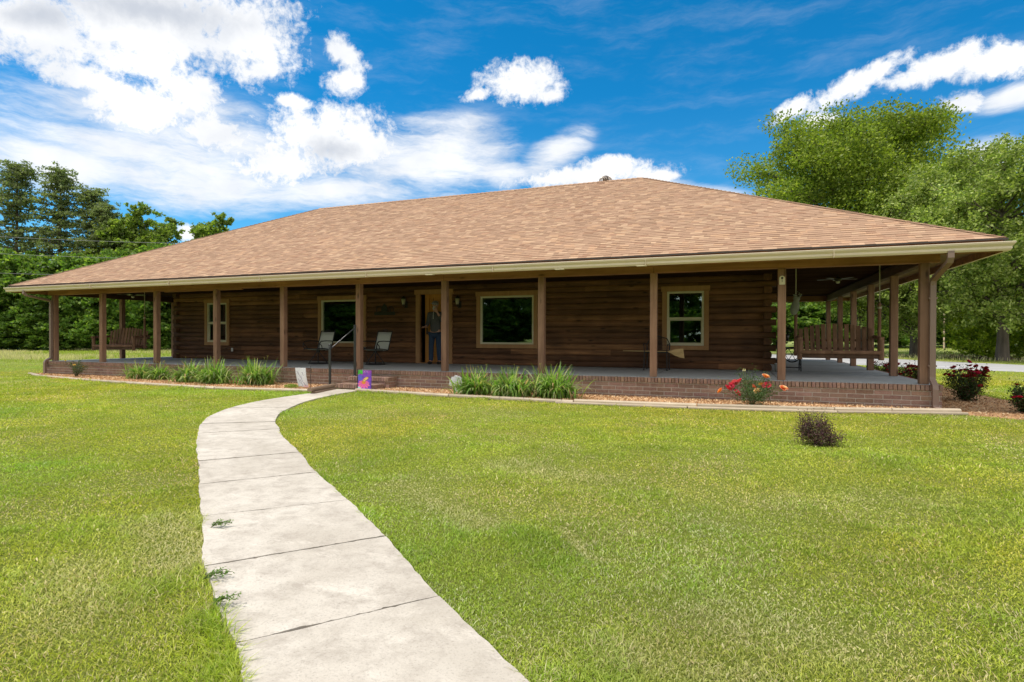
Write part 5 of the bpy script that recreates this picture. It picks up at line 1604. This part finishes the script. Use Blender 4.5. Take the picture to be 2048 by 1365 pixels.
again(pine, 'fourth pine, the lowest, standing in front of the broadleaf trees', (-31.6, 22.9, 0), .76, 3.3, GW)
dec = make_tree('broadleaf_tree', 'bright green broadleaf tree with an upright top nearest the left roof slope', (-29.2, 24.9, 0), dict(seed=12, H=12.6, R=3.8, cb=1.5, nleaf=42000, lsz=.15, cols=((.18, .265, .04), (.235, .32, .055), (.13, .205, .035), (.31, .38, .09)), tr=.2, limbs=34), group=GW)
dark = make_tree('broadleaf_tree', 'dark green understory tree at the left edge of the wood', (-42.5, 17.5, 0), dict(seed=15, H=7.5, R=4.2, cb=.2, nleaf=34000, lsz=.15, cols=DARKC, tr=.16, limbs=30), group=GW)
spots = [(-31.9, 24.4, .93, 1.0), (-26.3, 27.0, .78, 2.2), (-24.6, 27.6, .66, 3.0), (-26.6, 30.2, 1.0, .7), (-35.6, 25.5, .66, 1.7), (-39.5, 24.0, .6, 4.0), (-44.0, 22.5, .62, 5.5), (-28.5, 29.5, .80, 5.0)]
wl_ = ['rounded green tree between the thin pine and the upright tree', 'green tree sloping down to the roof edge', 'lowest green tree touching the left roof slope', 'small tree top peeping over the left roof slope beside a cloud', 'green tree filling the gap behind the second pine', 'green tree behind the first two pines', 'green tree behind the leftmost pine', 'green tree half hidden behind the upright tree']
for (x, y, s, r), lb in zip(spots, wl_): again(dec, lb, (x, y, 0), s, r, GW)
sp2 = [(-39.5, 18.6), (-36.4, 19.6), (-33.2, 20.8), (-30.3, 21.6), (-27.4, 22.8), (-24.4, 23.6), (-21.2, 24.8), (-18.0, 26.2), (-46.5, 16.0), (-14.5, 27.5), (-11.0, 29.0)]
low = [(-38.0, 17.6), (-34.8, 18.4), (-31.5, 19.4), (-28.6, 20.4), (-25.6, 21.6), (-22.6, 22.8), (-42.5, 15.2)]
lwl = ['low thicket at the foot of the wood under the first pine', 'low thicket at the foot of the wood left of the corner downspout', 'low thicket at the foot of the wood just right of the corner post', 'low thicket at the foot of the wood behind the left swing seat', 'low thicket at the foot of the wood right of the left swing', 'low thicket at the foot of the wood beside the log wall', 'low thicket at the foot of the wood at the left frame edge']
for i, (x, y) in enumerate(low): again(dark, lwl[i], (x, y, -.3), .75, i*2.1+.5, GW, .52)
for i, (x, y) in enumerate(sp2): again(dark, ['dark bushy tree below the first pine', 'dark bushy tree below the second pine', 'dark bushy tree left of the porch corner post', 'dark bushy tree right behind the left corner post', 'dark bushy tree seen left of the hanging swing', 'dark bushy tree seen over the back of the left swing', 'dark bushy tree seen right of the left swing', 'dark bushy tree seen beside the left log wall corner', 'dark bushy tree at the left frame edge', 'dark bushy tree hidden mostly behind the log wall', 'dark bushy tree behind the house'][i], (x, y, 0), random.uniform(1.0, 1.25), i*1.3, GW)
# far trees beyond the meadow and behind the porch on the right
GF = 'far trees across the meadow'
GB_ = 'thickets across the lawn facing the house'
far = make_tree('broadleaf_tree', 'far tree beyond the meadow straight behind the porch swing', (24.5, 62.0, 0), dict(seed=22, H=11.5, R=6.0, cb=.6, nleaf=30000, lsz=.22, cols=((.17, .27, .045), (.23, .34, .06), (.11, .18, .035)), tr=.25, limbs=30), group=GF)
fl = [(17.5, 58, .95, 'bright tree seen left of the swing through the porch'), (30.5, 66, 1.0, 'far tree seen over the right half of the swing'), (39, 72, 1.1, 'far tree left of the utility pole'), (48, 80, 1.2, 'far tree behind the corner post'), (60, 92, 1.25, 'far tree right behind the utility pole'), (73, 98, 1.3, 'far tree right of the utility pole'), (85, 100, 1.3, 'far tree left of the willow oak trunk'), (97, 100, 1.35, 'far tree right of the willow oak trunk'), (110, 98, 1.3, 'far tree at the right edge of the picture'), (11, 60, 1.0, 'far tree hidden behind the log wall'), (67, 110, 1.5, 'tall far tree in the second row of the wood'), (90, 118, 1.5, 'tallest far tree in the second row of the wood'), (52, 104, 1.4, 'far tree in the second row above the corner post'), (112, 112, 1.5, 'far tree in the second row at the right edge'), (33, 84, 1.4, 'far tree in the second row behind the swing')]
for i, (x, y, s, lb) in enumerate(fl): again(far, lb, (x, y, 0), s, i*1.7, GF)
fb = [(14, 55), (22, 57), (29, 60), (36, 66), (44, 72), (54, 80), (66, 90), (78, 93), (90, 95), (103, 94)]
fbl = ['low dark thicket seen between the log corner and the first post', 'low dark thicket straight behind the swing', 'low dark thicket behind the right arm of the swing', 'low dark thicket behind the third side post', 'low dark thicket behind the second side post', 'low dark thicket behind the corner post', 'low dark thicket at the utility pole', 'low dark thicket right of the utility pole', 'low dark thicket left of the willow oak trunk', 'low dark thicket right of the willow oak trunk']
for i, (x, y) in enumerate(fb): again(dark, fbl[i], (x, y, -.3), 1.25, i*1.9, GF, .75)
bk2 = [(-28, -33), (-20, -36), (-12, -38), (-4, -38), (4, -39), (12, -38), (20, -40), (28, -39), (-36, -29)]
for i, (x, y) in enumerate(bk2): again(dark, 'thicket under the trees facing the house, number %s from the west' % ['two', 'three', 'four', 'five', 'six', 'seven', 'eight', 'nine', 'one'][i], (x, y, -.3), 1.2, i*1.1, GB_, .7)
yb = make_tree('bush', 'yellow green bush beside the willow oak trunk', (33.2, 28.3, 0), dict(seed=31, H=3.0, R=1.9, cb=.0, nleaf=12000, lsz=.075, cols=YELC, tr=.05, limbs=22), group='bushes by the willow oak', cat='bush')
again(yb, 'lower yellow green bush right of the willow oak trunk', (35.6, 27.4, 0), .9, 2.0)
t = thing('brush_pile', 'low pile of bare brown brush at the foot of the willow oak', 'brush', (35.2, 28.4, 0))
m = MB(); rgb_ = np.random.default_rng(5)
for i in range(420):
    f = rgb_.uniform(-1, 1); x = f*3.4; y = -f*1.2+rgb_.normal(0, .35); a = rgb_.uniform(0, 6.28); l = rgb_.uniform(.2, .5); h = rgb_.uniform(.05, .5)
    m.tube([(x, y, 0), (x+l*.4*math.cos(a), y+l*.4*math.sin(a), h*.7), (x+l*math.cos(a), y+l*math.sin(a), h)], [.012, .008, .003], 4, col=tuple(np.array((1, .85, .7))*rgb_.uniform(.6, 2.2)), cap=False)
m.build('branch', M['pinebark'], t)
# trees across the road behind the photographer (seen only as reflections in the panes)
GB = 'trees across the lawn facing the house'
for i, (x, y, s) in enumerate([(-2, -40, .95), (6, -44, 1.05), (13, -42, .9), (20, -46, 1.0), (27, -43, 1.0), (35, -46, 1.1), (-10, -42, 1.0), (-17, -39, 1.1), (-24, -37, 1.15), (-31, -34, 1.1), (-38, -31, 1.1), (-46, -27, 1.2), (-27, -42, 1.3)]):
    again(dec if i % 2 else far, ['tree facing the house, first from the west', 'tree facing the house, second from the west', 'tree facing the house, third from the west', 'tree facing the house, fourth from the west', 'tree facing the house, fifth from the west', 'tree facing the house, sixth from the west', 'tree facing the house, seventh from the east', 'tree facing the house, eighth from the east', 'tree facing the house, ninth from the east', 'tree facing the house, tenth from the east', 'tree facing the house, eleventh from the east', 'tree facing the house, farthest west of all', 'tree facing the house, in the second row'][i], (x, y, 0), s, i*2.2, GB)
# utility pole with its line, and a pale pole far off
t = thing('utility_pole', 'pale utility pole at the far edge of the meadow on the right', 'utility pole', (40.4, 60.4, 0))
m = MB(); m.tube([(40.4, 60.4, 0), (40.4, 60.4, 6.0)], .075, 8, col=(3.5, 3.6, 3.6)); cbuild(m, 'pole', M['pinebark'], t)
cabs = [((-33.4, 15.8, 8.81), (-20.1, 17.7, 7.82), 'upper thin overhead cable in front of the pines on the left'), ((-33.4, 15.8, 7.48), (-24.0, 17.2, 6.92), 'middle thin overhead cable in front of the wood on the left'), ((-33.4, 15.8, 5.96), (-30.0, 16.0, 5.82), 'lowest thin overhead cable in front of the wood on the left')]
for a, b, lb in cabs:
    a = Vector(a); b = Vector(b); d = (b-a); d.z = 0; d.normalize(); sl = (b.z-a.z)/((b-a).xy.length)
    m = MB(); pts = []
    for k in range(25):
        s = -22+2.6*k; pts.append((a.x+d.x*s, a.y+d.y*s, a.z+sl*s*.8+.0009*(s-12)**2))
    m.tube(pts, .011, 5); tag(m.build('overhead_cable', M['cable']), lb, 'cable', 'overhead cables')

# ------------------------------------------------------------------ grass blades
def fbm(x, y, scale, seed, octs=4):
    rg = np.random.default_rng(seed); out = np.zeros_like(x); amp = 1; tot = 0
    for o in range(octs):
        for k in range(3):
            a = rg.uniform(0, 2*math.pi); ph = rg.uniform(0, 6.28); fr = scale*(2**o)*rg.uniform(.7, 1.4)
            out += amp*np.sin((x*math.cos(a)+y*math.sin(a))*fr+ph+1.5*np.sin((x*math.sin(a)-y*math.cos(a))*fr*.6+ph*2))/3
        tot += amp; amp *= .6
    return out/tot
def value_noise(x, y, scale, seed):
    rg = np.random.default_rng(seed); G_ = rg.uniform(0, 1, (256, 256)).astype(np.float32)
    u = x*scale; v = y*scale; i = np.floor(u).astype(int); j = np.floor(v).astype(int); fu = u-i; fv = v-j
    fu = fu*fu*(3-2*fu); fv = fv*fv*(3-2*fv); i %= 256; j %= 256; i1 = (i+1) % 256; j1 = (j+1) % 256
    return (G_[i, j]*(1-fu)*(1-fv)+G_[i1, j]*fu*(1-fv)+G_[i, j1]*(1-fu)*fv+G_[i1, j1]*fu*fv)
def vfbm(x, y, scale, seed, octs=4):
    s = 0; a = 1; t = 0
    for o in range(octs): s = s+a*value_noise(x, y, scale*2**o, seed+o); t += a; a *= .55
    return s/t
NB = 1300000
cx0, cy0 = CAM.x, CAM.y
# radial density falls off with distance; a wide fan in front of the camera plus a ring all round it
rmin, rmax = 1.2, 42.0
rr_ = rmin*(rmax/rmin)**RNG.uniform(0, 1, NB)
rr_[::3] = np.sqrt(RNG.uniform(3**2, 24**2, len(rr_[::3])))
th = yaw + RNG.uniform(-rad(52), rad(52), NB)
gx = cx0+rr_*np.sin(th); gy = cy0+rr_*np.cos(th)
keep = ~in_poly(gx, gy, [(-.17, -.16), (L+.17, -.16), (L+.17, DEPTH+.2), (-.17, DEPTH+.2)])
for poly in (BED1, BED2, BED3, DRV): keep &= ~in_poly(gx, gy, poly)
inp = in_poly(gx, gy, PATH_POLY); keep &= ~inp
gx = gx[keep]; gy = gy[keep]; rr_ = rr_[keep]
dpath = dist_line(gx, gy, LE, False); dpath2 = dist_line(gx, gy, RE, False)
dbed = np.minimum(dist_line(gx, gy, BL, False), dist_line(gx, gy, BR, False))
# dry, thin patches and lush tufts
dry = vfbm(gx, gy, .9, 5); fine = vfbm(gx, gy, 7, 9, 3); tuft = vfbm(gx, gy, 3.2, 21, 4)
mark = np.zeros_like(gx)
MARKS = ((17.58, -7.69, 18.62, -8.38, .13, .9), (18.11, -6.67, 19.09, -6.91, .24, .65), (19.15, -8.27, 19.43, -8.69, .035, 1.3), (19.43, -8.69, 19.62, -8.66, .03, 1.2), (16.7, -9.13, 17.3, -9.52, .22, 1.0), (16.9, -9.8, 17.5, -10.2, .2, .6), (20.14, -9.19, 20.6, -9.22, .22, .5), (19.87, -9.58, 20.2, -9.6, .2, .45), (20.1, -7.16, 21.3, -6.7, .4, .3))
for (ax, ay, bx_, by_, w, s) in MARKS:
    d = dist_line(gx, gy, [(ax, ay), (bx_, by_)], False); mark = np.maximum(mark, s*np.exp(-(d/w)**2))
dryness = np.clip((dry-.50)*2.6+mark*.9+(fine-.5)*.5+.03*np.clip(7-rr_, 0, 6), 0, 1)
thin = np.clip((dry-.56)*3+mark*.5, 0, .35)
keep = RNG.uniform(0, 1, len(gx)) > thin*.75
edge = np.exp(-(np.minimum(dpath, dpath2)/.06)**2)
gx, gy, rr_, dryness, fine, tuft, dpath, dpath2, dbed, edge = [a[keep] for a in (gx, gy, rr_, dryness, fine, tuft, dpath, dpath2, dbed, edge)]
n = len(gx)
h = .0165*(1+.8*np.clip((tuft-.45)*4, 0, 1.6))*RNG.uniform(.6, 1.35, n)*(1-.35*dryness)
near_left = np.exp(-(dpath/.16)**2)*np.clip((5.2-rr_)/3, 0, 1)
h *= 1+1.3*near_left+.9*np.exp(-(dbed/.12)**2)+.5*edge
h *= np.where(RNG.uniform(0, 1, n) < .02, 1.8, 1)
w = .0022*np.clip(rr_/3.2, .75, 5)**.78*RNG.uniform(.7, 1.4, n)
h *= np.clip(rr_/9, 1, 1.6)
a = RNG.uniform(0, 2*math.pi, n); broad = (RNG.uniform(0, 1, n) < .16) & (rr_ < 9); w = np.where(broad, w*2.3, w); h = np.where(broad, h*.75, h); lean = RNG.uniform(.3, 1.5, n)*h
d = np.column_stack([np.cos(a), np.sin(a), np.zeros(n)]); a2 = a+math.pi/2+RNG.normal(0, .7, n)
s = np.column_stack([np.cos(a2), np.sin(a2), np.zeros(n)])
b = np.column_stack([gx, gy, np.full(n, .001)])
mid = b+d*(lean*.45)[:, None]+np.array([0, 0, 1])*(h*.62)[:, None]
tip = b+d*lean[:, None]+np.array([0, 0, 1])*(h*RNG.uniform(.65, 1.05, n))[:, None]
V = np.stack([b-s*w[:, None], mid-s*(w*.85)[:, None], tip, mid+s*(w*.85)[:, None]], 1)
gc = np.array([(.405, .465, .045), (.47, .52, .06), (.32, .41, .05), (.53, .55, .13)])[RNG.integers(0, 4, n)]
gdark = np.array([.24, .38, .04]); gdry = np.array([(.60, .53, .25), (.66, .60, .33), (.50, .42, .20)])[RNG.integers(0, 3, n)]
q = np.clip((tuft-.5)*2.4, 0, .45)[:, None]; gc = gc*(1-q)+gdark*q
isdry = (RNG.uniform(0, 1, n) < (.06+.6*dryness))[:, None]
gc = np.where(isdry, gdry, gc)*RNG.uniform(.8, 1.18, (n, 1))
hue = vfbm(gx, gy, .45, 31); br = vfbm(gx, gy, 1.3, 41)
gc[:, 0] *= 1+(hue-.5)*.75; gc *= (1+(br-.5)*.55)[:, None]
mk = np.zeros(n)
for (ax, ay, bx_, by_, w_, s_) in MARKS: mk = np.maximum(mk, min(1, s_)*np.exp(-(dist_line(gx, gy, [(ax, ay), (bx_, by_)], False)/w_)**2))
mk = (np.clip(mk*(.5+1.1*vfbm(gx, gy, 9, 61)), 0, 1)*.75)[:, None]; gc = gc*(1-mk)+np.array([.62, .56, .30])*mk
gr = poly_mesh('grass', V.reshape(-1, 3), 4, gc, M['grassblade'])
tag(gr, 'short mown yellow green lawn grass with a few dry patches', 'grass', kind='stuff')
# taller meadow grass tufts out to the sides
nn_ = 60000
mx_ = np.concatenate([RNG.uniform(-30, -6, nn_//2), RNG.uniform(28, 75, nn_//2)]); my_ = np.concatenate([RNG.uniform(4, 22, nn_//2), RNG.uniform(24, 80, nn_//2)])
kp = ~in_poly(mx_, my_, DRV); mx_ = mx_[kp]; my_ = my_[kp]; n = len(mx_)
bandy = vfbm(mx_*.12, my_*.5, .5, 77); h = np.where(bandy > .5, .22, .10)*RNG.uniform(.6, 1.3, n); w = RNG.uniform(.008, .02, n)
a = RNG.uniform(0, 6.28, n); s = np.column_stack([np.cos(a), np.sin(a), np.zeros(n)]); b = np.column_stack([mx_, my_, np.zeros(n)]); tip = b+np.column_stack([RNG.normal(0, .05, n), RNG.normal(0, .05, n), h]); mid = (b+tip)/2
V = np.stack([b-s*w[:, None], mid-s*(w*.8)[:, None], tip, mid+s*(w*.8)[:, None]], 1)
cst = np.where((bandy > .52)[:, None], np.array([.62, .56, .32]), np.array([.34, .41, .07]))*RNG.uniform(.75, 1.25, (n, 1))
mg = poly_mesh('meadow_grass', V.reshape(-1, 3), 4, cst, M['grassblade'])
tag(mg, 'taller seeding meadow grass beyond the lawn and the gravel drive', 'grass', kind='stuff')
